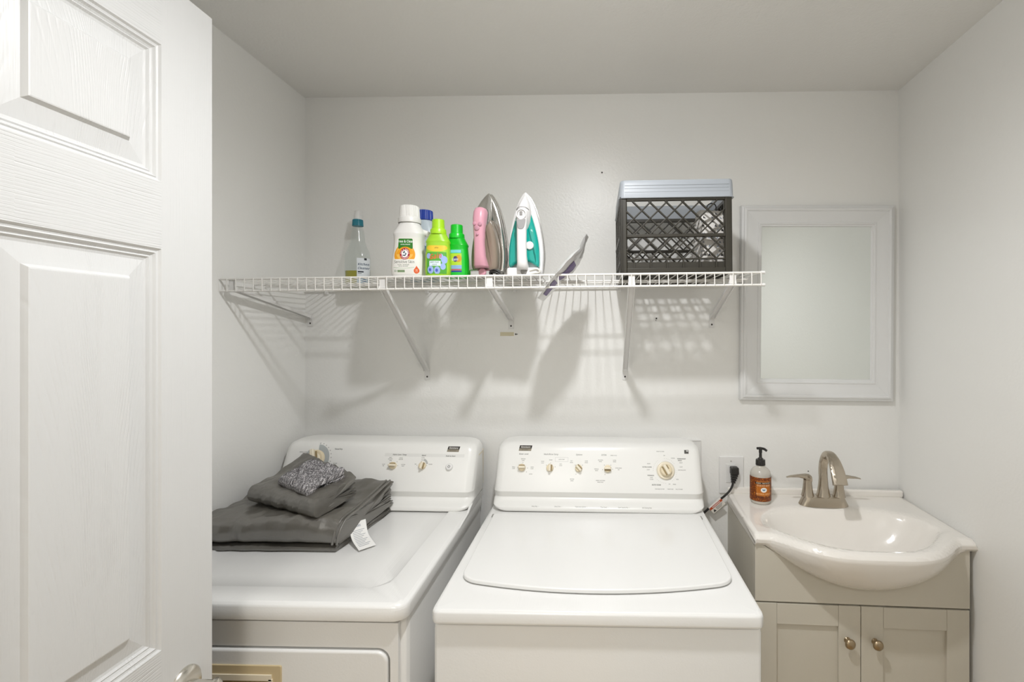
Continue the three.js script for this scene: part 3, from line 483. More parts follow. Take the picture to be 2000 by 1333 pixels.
function smallBottle(name, label, x, d, turn, h, body, cap, tex) {
  const o = thing(name, label, 'bottle', [x, deckY(x), -d], turn), k = h / 0.165;
  const rows = [[0, 0.031, 0.02, 2.8], [0.003, 0.0345, 0.0235, 2.8], [0.02, 0.0362, 0.025, 2.8], [0.06, 0.0352, 0.0245, 2.8], [0.095, 0.0325, 0.023, 2.7], [0.0995, 0.0345, 0.0245, 2.6], [0.1025, 0.0335, 0.0238, 2.6], [0.112, 0.029, 0.0215, 2.3], [0.122, 0.024, 0.0195, 2.05], [0.126, 0.022, 0.0185, 2]].map((r) => [r[0] * k, r[1], r[2], r[3]]);
  mesh('body', bottleBody(rows), body, o);
  mesh('cap', lathe([[0.0225, 0.122 * k], [0.0228, 0.124 * k], [0.0222, 0.1355 * k], [0.0195, 0.138 * k], [0.0178, 0.1385 * k], [0.0172, 0.1625 * k], [0.016, 0.1645 * k], [0, 0.165 * k]], 48), cap, o);
  mesh('label', frontPatch(lerpRows(rows), -0.86, 0.86, 0.008 * k, 0.088 * k, 0.0005), M(0xffffff, 0.4, { map: tex }), o, 'printed front label');
}
smallBottle('fabric_softener', 'small lime green bottle with lime cap, in front of the white jug', -0.455, 1.388, 0.12, 0.166, M(lin(0.36, 0.66, 0.03), 0.32), M(lin(0.42, 0.76, 0.02), 0.32), canvasTex(512, 512, (c) => {
  c.fillStyle = '#a4d63a'; c.fillRect(0, 0, 512, 512); c.fillStyle = '#f0c93a'; c.beginPath(); c.ellipse(256, 40, 250, 70, 0, 0, 7); c.fill(); c.fillStyle = '#8a6a18'; c.textAlign = 'center'; c.font = 'italic bold 40px sans-serif'; c.fillText('ultra', 250, 55);
  c.fillStyle = '#55a83a'; c.fillRect(30, 120, 452, 392); c.fillStyle = '#9fb6e8'; for (const [x, y, r] of [[70, 190, 50], [430, 260, 70], [400, 380, 60], [120, 440, 70], [270, 450, 70], [360, 200, 50]]) { c.beginPath(); c.arc(x, y, r, 0, 7); c.fill(); }
  c.fillStyle = '#dfeef5'; c.fillRect(90, 280, 260, 90); c.fillStyle = '#e8562a'; c.save(); c.translate(230, 240); c.rotate(-0.12); c.font = 'italic bold 128px sans-serif'; c.fillText('Gain', 0, 0); c.restore(); c.fillStyle = '#3a5a3a'; c.font = 'italic 44px sans-serif'; c.fillText('with fresh', 210, 318); c.fillText('scent', 210, 360);
  c.fillStyle = '#4a5fc0'; c.beginPath(); c.arc(110, 440, 28, 0, 7); c.arc(260, 450, 30, 0, 7); c.fill();
}));
smallBottle('fabric_softener', 'small bright green bottle with green cap, beside the lime bottle', -0.412, 1.425, -0.1, 0.158, M(lin(0.005, 0.5, 0.02), 0.3), M(lin(0.01, 0.58, 0.03), 0.3), canvasTex(512, 512, (c) => {
  c.fillStyle = '#23c43c'; c.fillRect(0, 0, 512, 512); c.fillStyle = '#7fd0e0'; c.fillRect(180, 20, 260, 60); c.fillStyle = '#b8d83a'; c.fillRect(180, 90, 270, 230); c.fillStyle = '#d8a030'; c.beginPath(); c.arc(380, 190, 70, 0, 7); c.fill(); c.fillStyle = '#4a3a7a'; c.beginPath(); c.arc(300, 200, 56, 0, 7); c.fill(); c.fillStyle = '#e6e6f2'; c.font = 'italic bold 70px sans-serif'; c.fillText('Gain', 210, 230); c.fillStyle = '#8fb0e0'; c.fillRect(180, 320, 270, 70); c.fillStyle = '#d6457a'; c.fillRect(200, 395, 240, 26); c.fillStyle = '#2e3f9a'; c.fillRect(200, 425, 250, 30);
}));

// ---------------------------------------------------------------- two irons standing on their heels
// local axes: y along the iron from heel to tip, z from soleplate (-) to handle (+)
function teardrop(H, hw, base = 0.88, inset = 0) {
  const w = hw - inset, h = H - inset * 2.2, y0 = inset;
  return splineShape([[0, h], [0.018 * w / 0.055, h - 0.022], [0.034 * w / 0.055, h - 0.062], [0.046 * w / 0.055, h * 0.58], [w, h * 0.33], [w * 0.985, h * 0.16], [w * base, y0 + 0.003], [w * 0.4, y0], [-w * 0.4, y0], [-w * base, y0 + 0.003], [-w * 0.985, h * 0.16], [-w, h * 0.33], [-0.046 * w / 0.055, h * 0.58], [-0.034 * w / 0.055, h - 0.062], [-0.018 * w / 0.055, h - 0.022]]);
}
// vertical loft with sections [y, half width, z back, z front, exponent, x]
const ironLoft = (rows, n = 36) => loft(rows.map(([y, hx, z0, z1, e, x = 0]) => seRing(x, y, (z0 + z1) / 2, hx, (z1 - z0) / 2, e || 2.4, n)));
{
  const x = -0.212, o = thing('steam_iron', 'white steam iron with teal water tank standing on its heel', 'iron', [x, deckY(x), -1.43], -0.04); o.scale.setScalar(0.985);
  const H = 0.263, white = M(lin(0.86, 0.85, 0.84), 0.28), teal = M(lin(0.0, 0.36, 0.3), 0.15, { clearcoat: 0.6 }), grey = M(lin(0.3, 0.29, 0.28), 0.4);
  mesh('soleplate', extr(teardrop(H, 0.0555, 0.8), 0.007, 0.0015).translate(0, 0, -0.05), steel, o, 'steel soleplate');
  mesh('heat_shield', extr(teardrop(H - 0.002, 0.054, 0.8, 0.001), 0.004, 0.001).translate(0, 0, -0.043), grey, o);
  mesh('shell', extr(teardrop(H - 0.001, 0.0545, 0.86, 0.0005), 0.03, 0.008, 4).translate(0, 0.0, -0.039), white, o);
  const tank = mesh('water_tank', extr(splineShape([[0, 0.222], [0.016, 0.2], [0.033, 0.15], [0.0435, 0.1], [0.046, 0.06], [0.043, 0.032], [0.02, 0.044], [0, 0.05], [-0.02, 0.044], [-0.043, 0.032], [-0.046, 0.06], [-0.0435, 0.1], [-0.033, 0.15], [-0.016, 0.2]]), 0.034, 0.009, 5).translate(0, 0, -0.018), teal, o, 'teal water tank');
  mesh('nose_hood', ironLoft([[0.135, 0.006, -0.01, 0.02, 2.2], [0.145, 0.014, -0.014, 0.028, 2.2], [0.165, 0.0205, -0.02, 0.041, 2.3], [0.185, 0.0215, -0.024, 0.047, 2.3], [0.2, 0.0205, -0.026, 0.042, 2.3], [0.222, 0.0155, -0.028, 0.022, 2.2], [0.245, 0.0075, -0.03, 0.0, 2.1], [0.2605, 0.0012, -0.032, -0.018, 2]]), white, o);
  mesh('hood_line', tube([V(-0.019, 0.197, 0.03), V(-0.01, 0.202, 0.0415), V(0, 0.2035, 0.0435), V(0.01, 0.202, 0.0415), V(0.019, 0.197, 0.03)], 0.0009, 20, 6), grey, o);
  mesh('handle', ironLoft([[0.02, 0.0175, -0.01, 0.05, 2.6], [0.04, 0.0155, 0.012, 0.052, 2.6], [0.06, 0.0142, 0.026, 0.055, 2.6], [0.1, 0.0138, 0.031, 0.058, 2.6], [0.14, 0.0142, 0.03, 0.058, 2.6], [0.165, 0.016, 0.015, 0.056, 2.6], [0.19, 0.017, 0.0, 0.053, 2.6], [0.198, 0.012, 0.005, 0.046, 2.4]]), white, o);
  mesh('display_ring', new THREE.TorusGeometry(0.0135, 0.0016, 8, 32).translate(0, 0.179, 0.0545), white, o);
  mesh('display', rbox(0.0085, 0.013, 0.003, 0.001, 0, 0.181, 0.0545), grey, o, 'small grey display');
  mesh('thumb_pad', extr(splineShape([[-0.012, 0.165], [0, 0.163], [0.012, 0.165], [0.011, 0.148], [0.006, 0.136], [0, 0.134], [-0.006, 0.136], [-0.011, 0.148]]), 0.004, 0.0015).translate(0, 0, 0.0552), M(lin(0.36, 0.35, 0.35), 0.6), o, 'grey ribbed thumb pad');
  mesh('dial', lathe([[0, 0.008], [0.0105, 0.0075], [0.012, 0.006], [0.012, 0]], 32).rotateX(Math.PI / 2).translate(0.0185, 0.094, 0.014), whitePlastic, o);
  mesh('heel', rbox(0.098, 0.028, 0.075, 0.009, 0, 0.0142, -0.004), white, o);
  mesh('cord_boss', lathe([[0, 0.004], [0.007, 0.0045], [0.0095, 0.002], [0.0098, 0]], 28).rotateX(Math.PI / 2).translate(0.004, 0.0155, 0.0325), grey, o, 'dark grey round heel button');
  mesh('cord', tube([V(0.022, 0.018, 0.034), V(0.044, 0.022, 0.036), V(0.052, 0.014, 0.034), V(0.03, 0.009, 0.036), V(0.024, 0.006, 0.036), V(0.05, 0.005, 0.03)], 0.0027, 40, 8), M(lin(0.75, 0.72, 0.66), 0.5), o);
}
{
  const x = -0.328, o = thing('steam_iron', 'chrome steam iron with pink handle, left of the teal iron', 'iron', [x, deckY(x), -1.43], -0.16); o.scale.setScalar(0.985);
  const H = 0.265, chrome = M(lin(0.68, 0.67, 0.65), 0.14, { metalness: 1 }), pink = M(lin(0.72, 0.36, 0.44), 0.35), smoke = M(lin(0.33, 0.26, 0.2), 0.12, { clearcoat: 0.8, transmission: 0.15, thickness: 0 });
  mesh('soleplate', extr(teardrop(H, 0.0565, 0.8), 0.008, 0.002).translate(0, 0, -0.052), steel, o, 'steel soleplate');
  mesh('shell', extr(teardrop(H - 0.002, 0.054, 0.82, 0.001), 0.022, 0.008, 5).translate(0, 0.001, -0.044), chrome, o, 'polished metal shell');
  mesh('water_tank', extr(splineShape([[0, 0.19], [0.012, 0.18], [0.0285, 0.145], [0.038, 0.1], [0.041, 0.06], [0.036, 0.026], [0.02, 0.02], [-0.02, 0.02], [-0.036, 0.026], [-0.041, 0.06], [-0.038, 0.1], [-0.0285, 0.145], [-0.012, 0.18]]), 0.044, 0.012, 6).translate(0, 0, -0.026), smoke, o, 'smoky water tank');
  mesh('nose_hood', ironLoft([[0.14, 0.008, -0.015, 0.03, 2.2], [0.16, 0.0165, -0.02, 0.045, 2.2], [0.185, 0.019, -0.026, 0.05, 2.2], [0.205, 0.0185, -0.03, 0.042, 2.2], [0.23, 0.0135, -0.032, 0.018, 2.1], [0.25, 0.007, -0.034, -0.006, 2], [0.263, 0.0012, -0.036, -0.026, 2]]), chrome, o, 'polished metal nose');
  mesh('handle', ironLoft([[0.028, 0.019, 0.005, 0.046, 2.6], [0.034, 0.0205, 0.012, 0.053, 2.6], [0.06, 0.0165, 0.026, 0.058, 2.6], [0.1, 0.015, 0.032, 0.061, 2.6], [0.14, 0.0165, 0.03, 0.063, 2.6], [0.17, 0.0185, 0.02, 0.064, 2.6], [0.19, 0.0185, 0.01, 0.06, 2.6], [0.2, 0.015, 0.012, 0.054, 2.4], [0.203, 0.008, 0.02, 0.047, 2.2]]), pink, o, 'pink handle');
  for (const [px, py, r] of [[-0.008, 0.152, 0.0055], [0.0085, 0.15, 0.006], [0, 0.139, 0.0075], [0.001, 0.121, 0.0038]]) mesh('button', lathe([[0, 0.004], [r * 0.8, 0.0038], [r, 0.002], [r, 0]], 20).rotateX(Math.PI / 2).translate(px, py, 0.062), M(lin(0.6, 0.3, 0.38), 0.3), o);
  mesh('heel', rbox(0.094, 0.026, 0.07, 0.008, 0.002, 0.0132, -0.012), chrome, o, 'polished metal heel');
  mesh('dial', lathe([[0, 0.006], [0.0095, 0.0055], [0.0115, 0.003], [0.0118, 0]], 32).rotateX(Math.PI / 2).translate(0.0, 0.016, 0.0225), pink, o, 'round pink heel button');
  mesh('cord', tube([V(0.024, 0.018, 0.026), V(0.04, 0.021, 0.028), V(0.054, 0.013, 0.026), V(0.046, 0.006, 0.028), V(0.03, 0.006, 0.028), V(0.026, 0.014, 0.03), V(0.042, 0.014, 0.031), V(0.058, 0.006, 0.026)], 0.0032, 48, 8), blackPlastic, o, 'black power cord');
}

// ---------------------------------------------------------------- crumpled plastic pouch stuck through the shelf wires
{
  const o = thing('plastic_pouch', 'crumpled clear plastic pouch with purple print leaning through the shelf', 'bag', [-0.133, 1.607, -1.45]);
  const dir = V(0.134, 0.158, 0).normalize(), nrm = V(-dir.y, dir.x, 0), L = 0.235;
  const prof = (u, v, side) => {                 // u along, v across (depth), a thin lens
    const l = (u - 0.22) * L, wv = 0.115 * (0.7 + 0.3 * sstep(0, 0.25, u)) * (1 - 0.75 * sstep(0.6, 1, u));
    const thick = 0.0035 + 0.011 * sstep(0.26, 0.5, u) * (1 - sstep(0.55, 1, u));
    const cr = (fbm(u * 9, v * 7, 3, 31) - 0.5) * 0.012 * sstep(0.3, 0.5, u), b = Math.sqrt(Math.max(0, 1 - (2 * v - 1) ** 2));
    return dir.clone().multiplyScalar(l).add(nrm.clone().multiplyScalar(side * thick * b + cr + 0.02 * sstep(0.7, 1.05, u))).add(V(0, 0, (0.5 - v) * wv * 2));
  };
  const film = M(lin(0.82, 0.81, 0.8), 0.25, { transmission: 0.25, thickness: 0, side: THREE.DoubleSide });
  mesh('film', [patch((u, v) => prof(u, v, 1), 40, 16), patch((u, v) => prof(u, v, -1), 40, 16)], film, o);
  mesh('print', [patch((u, v) => prof(0.34 + 0.28 * u, 0.12 + 0.35 * v, -1).add(nrm.clone().multiplyScalar(-0.0012)), 16, 8), patch((u, v) => prof(0.08 + 0.22 * u, 0.15 + 0.4 * v, -1).add(nrm.clone().multiplyScalar(-0.0012)), 12, 8)], M(lin(0.07, 0.02, 0.17), 0.4, { side: THREE.DoubleSide }), o, 'dark purple print');
  mesh('contents', patch((u, v) => prof(0.3 + 0.4 * u, 0.15 + 0.7 * v, -0.2), 12, 8), M(lin(0.7, 0.6, 0.62), 0.6, { side: THREE.DoubleSide }), o, 'pale contents');
}

// ---------------------------------------------------------------- milk crate with a bin lid on top and papers inside
{
  const x0 = 0.069, x1 = 0.389, d0 = 1.40, d1 = 1.70, W = x1 - x0, D = d1 - d0, H = 0.226, cx = (x0 + x1) / 2;
  const o = thing('milk_crate', 'black plastic milk crate with diamond lattice sides, right end of the shelf', 'crate', [cx, deckY(cx) + 0.0005, -(d0 + d1) / 2]); o.rotation.z = TILT;
  const m = M(lin(0.034, 0.03, 0.021), 0.4);
  const mkSide = (w) => {
    // one wall in its own plane: x across, y up, facing +z
    const g = [], fr = (a, b, c, d, t = 0.012, z = 0) => g.push(rbox(b - a, d - c, t, 0.002, (a + b) / 2, (c + d) / 2, z, 2));
    const hw = w / 2, iw = hw - 0.019;
    fr(-hw, -iw, 0, H); fr(iw, hw, 0, H); fr(-iw, iw, 0, 0.021); fr(-iw, iw, H - 0.012, H); fr(-iw, iw, 0.1085, 0.118, 0.014, 0.001);
    return { frame: g, iw };
  };
  const diag = (xa, ya, xb, yb) => bar(V(xa, ya, 0), V(xb, yb, 0), 0.0042, 0.009, V(0, 0, 1).cross(V(xb - xa, yb - ya, 0)));
  const place = (mm, rot, px, pz) => { mm.rotation.y = rot; mm.position.set(px, 0, pz); };
  for (const [rot, w, px, pz] of [[0, W, 0, D / 2 - 0.006], [Math.PI, W, 0, -D / 2 + 0.006], [-Math.PI / 2, D, -W / 2 + 0.006, 0], [Math.PI / 2, D, W / 2 - 0.006, 0]]) {
    const { frame, iw } = mkSide(w);
    const side = mesh('crate_wall', frame, m, o); place(side, rot, px, pz);
    for (const [ya, yb] of [[0.0475, 0.1085], [0.118, H - 0.012]]) {
      const n = 6, st = 2 * iw / n * 1.0, hgt = yb - ya;
      for (let i = -1; i <= n; i++) for (const s of [1, -1]) {
        let xa = -iw + (i + 0.45) * st, xb = xa + s * hgt * 1.02, A = ya, B = yb;
        const clip = (xe, inside) => { if (inside(xa) && inside(xb)) return true; if (!inside(xa) && !inside(xb)) return false; const t = (xe - xa) / (xb - xa), ye = A + (B - A) * t; if (inside(xa)) { xb = xe; B = ye; } else { xa = xe; A = ye; } return true; };
        if (!clip(-iw, (q) => q >= -iw) || !clip(iw, (q) => q <= iw) || Math.abs(B - A) < 0.006) continue;
        mesh('lattice_bar', diag(xa, A, xb, B), m, side);
      }
    }
    mesh('lower_rail', [rbox(2 * iw, 0.004, 0.010, 0.001, 0, 0.046, 0), box(2 * iw, 0.017, 0.003, 0, 0.0295, -0.004)], m, side);
    for (let i = 0; i < 6; i++) mesh('rib', box(0.0035, 0.024, 0.010, -iw + (i + 0.45) * 2 * iw / 6, 0.033, 0), m, side);
  }
  const gridFloor = []; for (let i = 0; i <= 8; i++) { gridFloor.push(box(W - 0.01, 0.004, 0.006, 0, 0.003, -D / 2 + 0.01 + i * (D - 0.02) / 8)); gridFloor.push(box(0.006, 0.004, D - 0.01, -W / 2 + 0.01 + i * (W - 0.02) / 8, 0.003, 0)); }
  mesh('crate_floor', gridFloor, m, o);
  mesh('corner_post', [[-1, -1], [1, -1], [-1, 1], [1, 1]].map(([sx, sz]) => rbox(0.02, H, 0.02, 0.006, sx * (W / 2 - 0.011), H / 2, sz * (D / 2 - 0.011))), m, o);
  // open grey-blue plastic collar standing on the crate's rim
  const ly = deckY(cx) + H + 0.001, rim = thing('plastic_collar', 'grey-blue open plastic collar set on top of the black crate', 'bin rim', [cx + 0.0005, ly, -(d0 + d1) / 2]); rim.rotation.z = TILT;
  const lw = W / 2 + 0.0035, ld = D / 2 + 0.0035;
  const prof = [[0.001, -0.006, 0.014], [-0.002, -0.005, 0.016], [0.0, -0.001, 0.016], [0.001, 0.03, 0.016], [0.002, 0.043, 0.015], [0.0035, 0.0465, 0.014], [0.0055, 0.0465, 0.013], [0.006, 0.044, 0.012], [0.0045, 0.0295, 0.013], [0.003, -0.006, 0.014], [0.001, -0.006, 0.014]];
  mesh('collar_band', loft(prof.map(([s, y, r]) => rrRing(0, y, 0, lw - s, ld - s, r, 5)), { cap0: false, cap1: false, crease: 0.6 }), M(lin(0.4, 0.43, 0.465), 0.4), rim);
  mesh('ridge', [0.012, 0.022, 0.031].map((y) => rbox(2 * lw - 0.03, 0.0012, 0.002, 0.0005, 0, y, ld - 0.0009)), M(lin(0.36, 0.385, 0.42), 0.45), rim);
  // patterned gift bag inside
  const tex = canvasTex(256, 256, (c) => { c.fillStyle = '#e4e0da'; c.fillRect(0, 0, 256, 256); for (let j = 0; j < 9; j++) for (let i = 0; i < 9; i++) { if (hash(i, j, 4) < 0.3) continue; c.fillStyle = hash(i, j) < 0.5 ? '#3a3a3c' : '#8e949c'; const x = i * 29 + (j % 2) * 14, y = j * 29; c.beginPath(); c.moveTo(x, y + 20); c.lineTo(x + 10, y + 2); c.lineTo(x + 20, y + 20); c.fill(); } });
  const bag = thing('gift_bag', 'white paper bag with dark triangle print inside the black crate', 'bag', [0.338, deckY(0.338) + 0.006, -1.47], 0.15);
  mesh('paper', loft([[0, 0.034, 0.04], [0.09, 0.0345, 0.042], [0.15, 0.034, 0.036], [0.19, 0.035, 0.02]].map(([y, a, b]) => rrRing(0, y, 0, a, b, 0.004, 2)), { cap1: false, uv: (x, y, z) => [(x - z) * 9, y * 9] }), M(0xffffff, 0.6, { map: (tex.wrapS = tex.wrapT = THREE.RepeatWrapping, tex), side: THREE.DoubleSide }), bag);
  mesh('bag_handle', tube([V(-0.015, 0.188, 0.016), V(-0.012, 0.205, 0.02), V(0.0, 0.21, 0.022), V(0.012, 0.205, 0.02), V(0.015, 0.188, 0.016)], 0.0016, 20, 6), blackPlastic, bag);
}

// ---------------------------------------------------------------- framed mirror
{
  const x0 = 0.5125, x1 = 1.0475, h0 = 1.226, h1 = 1.918, W = x1 - x0, H = h1 - h0;
  const o = thing('mirror', 'white framed rectangular mirror above the sink', 'mirror', [(x0 + x1) / 2, (h0 + h1) / 2, -BACK + 0.001]); o.rotation.z = -0.007;
  const m = M(lin(0.8, 0.8, 0.79), 0.35);
  const prof = [[0, 0], [0, 0.016], [0.002, 0.019], [0.008, 0.021], [0.010, 0.0245], [0.015, 0.026], [0.020, 0.024], [0.0215, 0.021], [0.026, 0.0205], [0.045, 0.016], [0.060, 0.0135], [0.0615, 0.0155], [0.066, 0.0155], [0.0675, 0.0125], [0.073, 0.0115], [0.0745, 0.0075], [0.0765, 0.006]];
  const corner = (s) => [[-W / 2 + s, -H / 2 + s], [W / 2 - s, -H / 2 + s], [W / 2 - s, H / 2 - s], [-W / 2 + s, H / 2 - s]];
  for (let k = 0; k < 4; k++) {
    const pos = [];
    for (let i = 0; i + 1 < prof.length; i++) {
      const a = corner(prof[i][0]), b = corner(prof[i + 1][0]), za = prof[i][1], zb = prof[i + 1][1], q = (k + 1) % 4;
      const p = [[...a[k], za], [...a[q], za], [...b[q], zb], [...b[k], zb]];
      for (const j of [0, 1, 2, 0, 2, 3]) pos.push(...p[j]);
    }
    const g = new THREE.BufferGeometry(); g.setAttribute('position', new THREE.Float32BufferAttribute(pos, 3)); g.setAttribute('uv', new THREE.Float32BufferAttribute(new Float32Array(pos.length / 3 * 2), 2)); g.computeVertexNormals();
    mesh('frame_rail', toCreasedNormals(mergeVertices(g), 0.5), m, o);
  }
  const gw = W / 2 - 0.0755, gh = H / 2 - 0.0755;
  mesh('mirror_glass', box(2 * gw, 2 * gh, 0.003, 0, 0, 0.0055), M(lin(0.84, 0.87, 0.85), 0.015, { metalness: 1 }), o, 'silvered glass');
  mesh('backing_board', box(W - 0.01, H - 0.01, 0.003, 0, 0, 0.002), M(lin(0.3, 0.28, 0.25), 0.8), o);
}

// ---------------------------------------------------------------- wall panel, outlet, plug and cord
{
  const o = thing('access_panel', 'flat white wall panel behind the washing machine', 'wall panel', [0.2325, 0.98, -BACK]);
  mesh('plate', rbox(0.286, 0.2, 0.006, 0.0015, 0, 0, 0.003), M(lin(0.79, 0.78, 0.755), 0.45), o);
  mesh('top_edge', [rbox(0.15, 0.006, 0.008, 0.001, -0.068, 0.1005, 0.004), rbox(0.13, 0.004, 0.008, 0.001, 0.076, 0.1, 0.004)], M(lin(0.8, 0.79, 0.77), 0.4), o);
}
{
  const o = thing('wall_outlet', 'white wall outlet plate between the washing machine and the sink', 'outlet', [0.4835, 0.957, -BACK]);
  mesh('cover_plate', rbox(0.087, 0.133, 0.006, 0.003, 0, 0, 0.003), whitePlastic, o);
  mesh('receptacle', rbox(0.033, 0.067, 0.004, 0.0015, -0.004, 0.006, 0.006), M(lin(0.8, 0.79, 0.77), 0.3), o);
  for (const y of [0.05, -0.052]) mesh('screw', lathe([[0, 0.0016], [0.0022, 0.0012], [0.003, 0]], 14).rotateX(Math.PI / 2).translate(-0.002, y, 0.006), M(lin(0.5, 0.48, 0.44), 0.4), o);
  const c = thing('power_cord', 'black plug and power cord hanging from the wall outlet', 'cord', [0.4835, 0.957, -BACK]);
  const black = M(lin(0.02, 0.018, 0.016), 0.45);
  mesh('plug', [rbox(0.027, 0.026, 0.026, 0.004, 0.0055, 0.02, 0.0205), ...[0, 1, 2, 3].map((i) => rbox(0.022 - i * 0.003, 0.0065, 0.022 - i * 0.002, 0.002, 0.005 - i * 0.0015, 0.003 - i * 0.0075, 0.021 + i * 0.001))], black, c);
  const pth = [V(0.0005, -0.018, 0.024), V(-0.003, -0.032, 0.026), V(-0.013, -0.05, 0.027), V(-0.03, -0.068, 0.026), V(-0.046, -0.083, 0.022), V(-0.07, -0.105, 0.014), V(-0.098, -0.13, 0.016), V(-0.15, -0.165, 0.028), V(-0.26, -0.2, 0.03)];
  mesh('cord', tube(pth, 0.0038, 60, 10), black, c);
  const a = V(-0.042, -0.079, 0.0235), b = V(-0.082, -0.117, 0.018);
  mesh('cord_sleeve', rod(a, b, 0.0062, 16), M(lin(0.8, 0.76, 0.7), 0.5), c, 'pale sleeve on the cord');
  const tex = canvasTex(256, 128, (x) => { x.fillStyle = '#efe9df'; x.fillRect(0, 0, 256, 128); x.fillStyle = '#c5522a'; x.fillRect(0, 0, 256, 44); x.fillStyle = '#fff'; x.font = 'bold 34px sans-serif'; x.fillText('WARNING', 50, 34); x.fillStyle = '#333'; for (let i = 0; i < 4; i++) x.fillRect(90, 58 + i * 16, 140 - i * 14, 6); x.beginPath(); x.moveTo(20, 112); x.lineTo(48, 60); x.lineTo(76, 112); x.fill(); });
  const dirn = b.clone().sub(a).normalize(), perp = V(-dirn.y, dirn.x, 0).multiplyScalar(1);
  mesh('warning_tag', patch((u, v) => b.clone().lerp(a, u).add(perp.clone().multiplyScalar(0.024 * (1 - v) - 0.003)).add(V(0, 0, 0.0075)), 4, 2), M(0xffffff, 0.5, { map: tex, side: THREE.DoubleSide }), c, 'white and orange warning tag');
}

// ---------------------------------------------------------------- vanity cabinet, sink, faucet, soap
const VX = 0.7705, VTURN = -0.045, VT = 0.893;
{
  const o = thing('vanity_cabinet', 'grey shaker vanity cabinet with two doors under the sink', 'cabinet', [VX - 0.006, 0, -BACK + 0.002], VTURN);
  const W = 0.586, F = 0.362, T = VT - 0.03;       // F: front face, metres from the wall
  mesh('side_panel', rbox(0.016, T, F - 0.018, 0.001, -W / 2 + 0.008, T / 2, (F - 0.018) / 2), cabinetPaint, o); mesh('side_panel', rbox(0.016, T, F - 0.018, 0.001, W / 2 - 0.008, T / 2, (F - 0.018) / 2), cabinetPaint, o);
  mesh('back_panel', box(W - 0.03, T - 0.02, 0.006, 0, T / 2, 0.004), cabinetPaint, o); mesh('floor_panel', box(W - 0.03, 0.016, F - 0.03, 0, 0.1, F / 2), cabinetPaint, o);
  mesh('toe_kick', box(W - 0.03, 0.09, 0.014, 0, 0.046, F - 0.06), cabinetPaint, o);
  // front apron, cut out along the basin
  const s = new THREE.Shape(), y0 = 0.6985, y1 = T + 0.004; s.moveTo(-W / 2, y0); s.lineTo(W / 2, y0); s.lineTo(W / 2, y1);
  for (let i = 0; i <= 40; i++) { const x = 0.29 - 0.58 * i / 40, q = Math.max(0, 1 - (x / 0.285) ** 2); s.lineTo(x, y1 - 0.105 * q ** 1.15); } s.lineTo(-W / 2, y1);
  mesh('apron', extr(s, 0.018, 0.001, 1).translate(0, 0, F - 0.018), cabinetPaint, o);
  mesh('stretcher', box(W - 0.034, 0.04, 0.012, 0, 0.69, F - 0.034), cabinetPaint, o);
  const dw = W / 2 - 0.002, dh = 0.585, dy = 0.694 - dh, z = F - 0.019;
  for (const sd of [-1, 1]) {
    const d = new THREE.Group(); d.name = 'door'; d.position.set(sd * (dw / 2 + 0.001), dy, z); o.add(d);
    const SW = 0.06, pt = 0.0185, p0 = (w, h, x, y) => rbox(w, h, pt, 0.0012, x, y, pt / 2, 2);
    mesh('stile', p0(SW, dh, -dw / 2 + SW / 2, dh / 2), cabinetPaint, d); mesh('stile', p0(SW, dh, dw / 2 - SW / 2, dh / 2), cabinetPaint, d);
    mesh('rail', p0(dw - 2 * SW - 0.0008, SW - 0.001, 0, dh - SW / 2), cabinetPaint, d); mesh('rail', p0(dw - 2 * SW - 0.0008, SW - 0.001, 0, SW / 2), cabinetPaint, d);
    mesh('door_panel', box(dw - 2 * SW + 0.01, dh - 2 * SW + 0.01, 0.008, 0, dh / 2, 0.006), cabinetPaint, d);
    mesh('knob', lathe([[0, 0.027], [0.007, 0.0262], [0.0125, 0.023], [0.0145, 0.019], [0.0125, 0.0155], [0.0065, 0.013], [0.005, 0.009], [0.006, 0.004], [0.0085, 0.0015], [0.009, 0]], 36).rotateX(Math.PI / 2).translate(-sd * (dw / 2 - 0.0365), dh - 0.097, pt), brass, d, 'aged brass knob');
  }
}
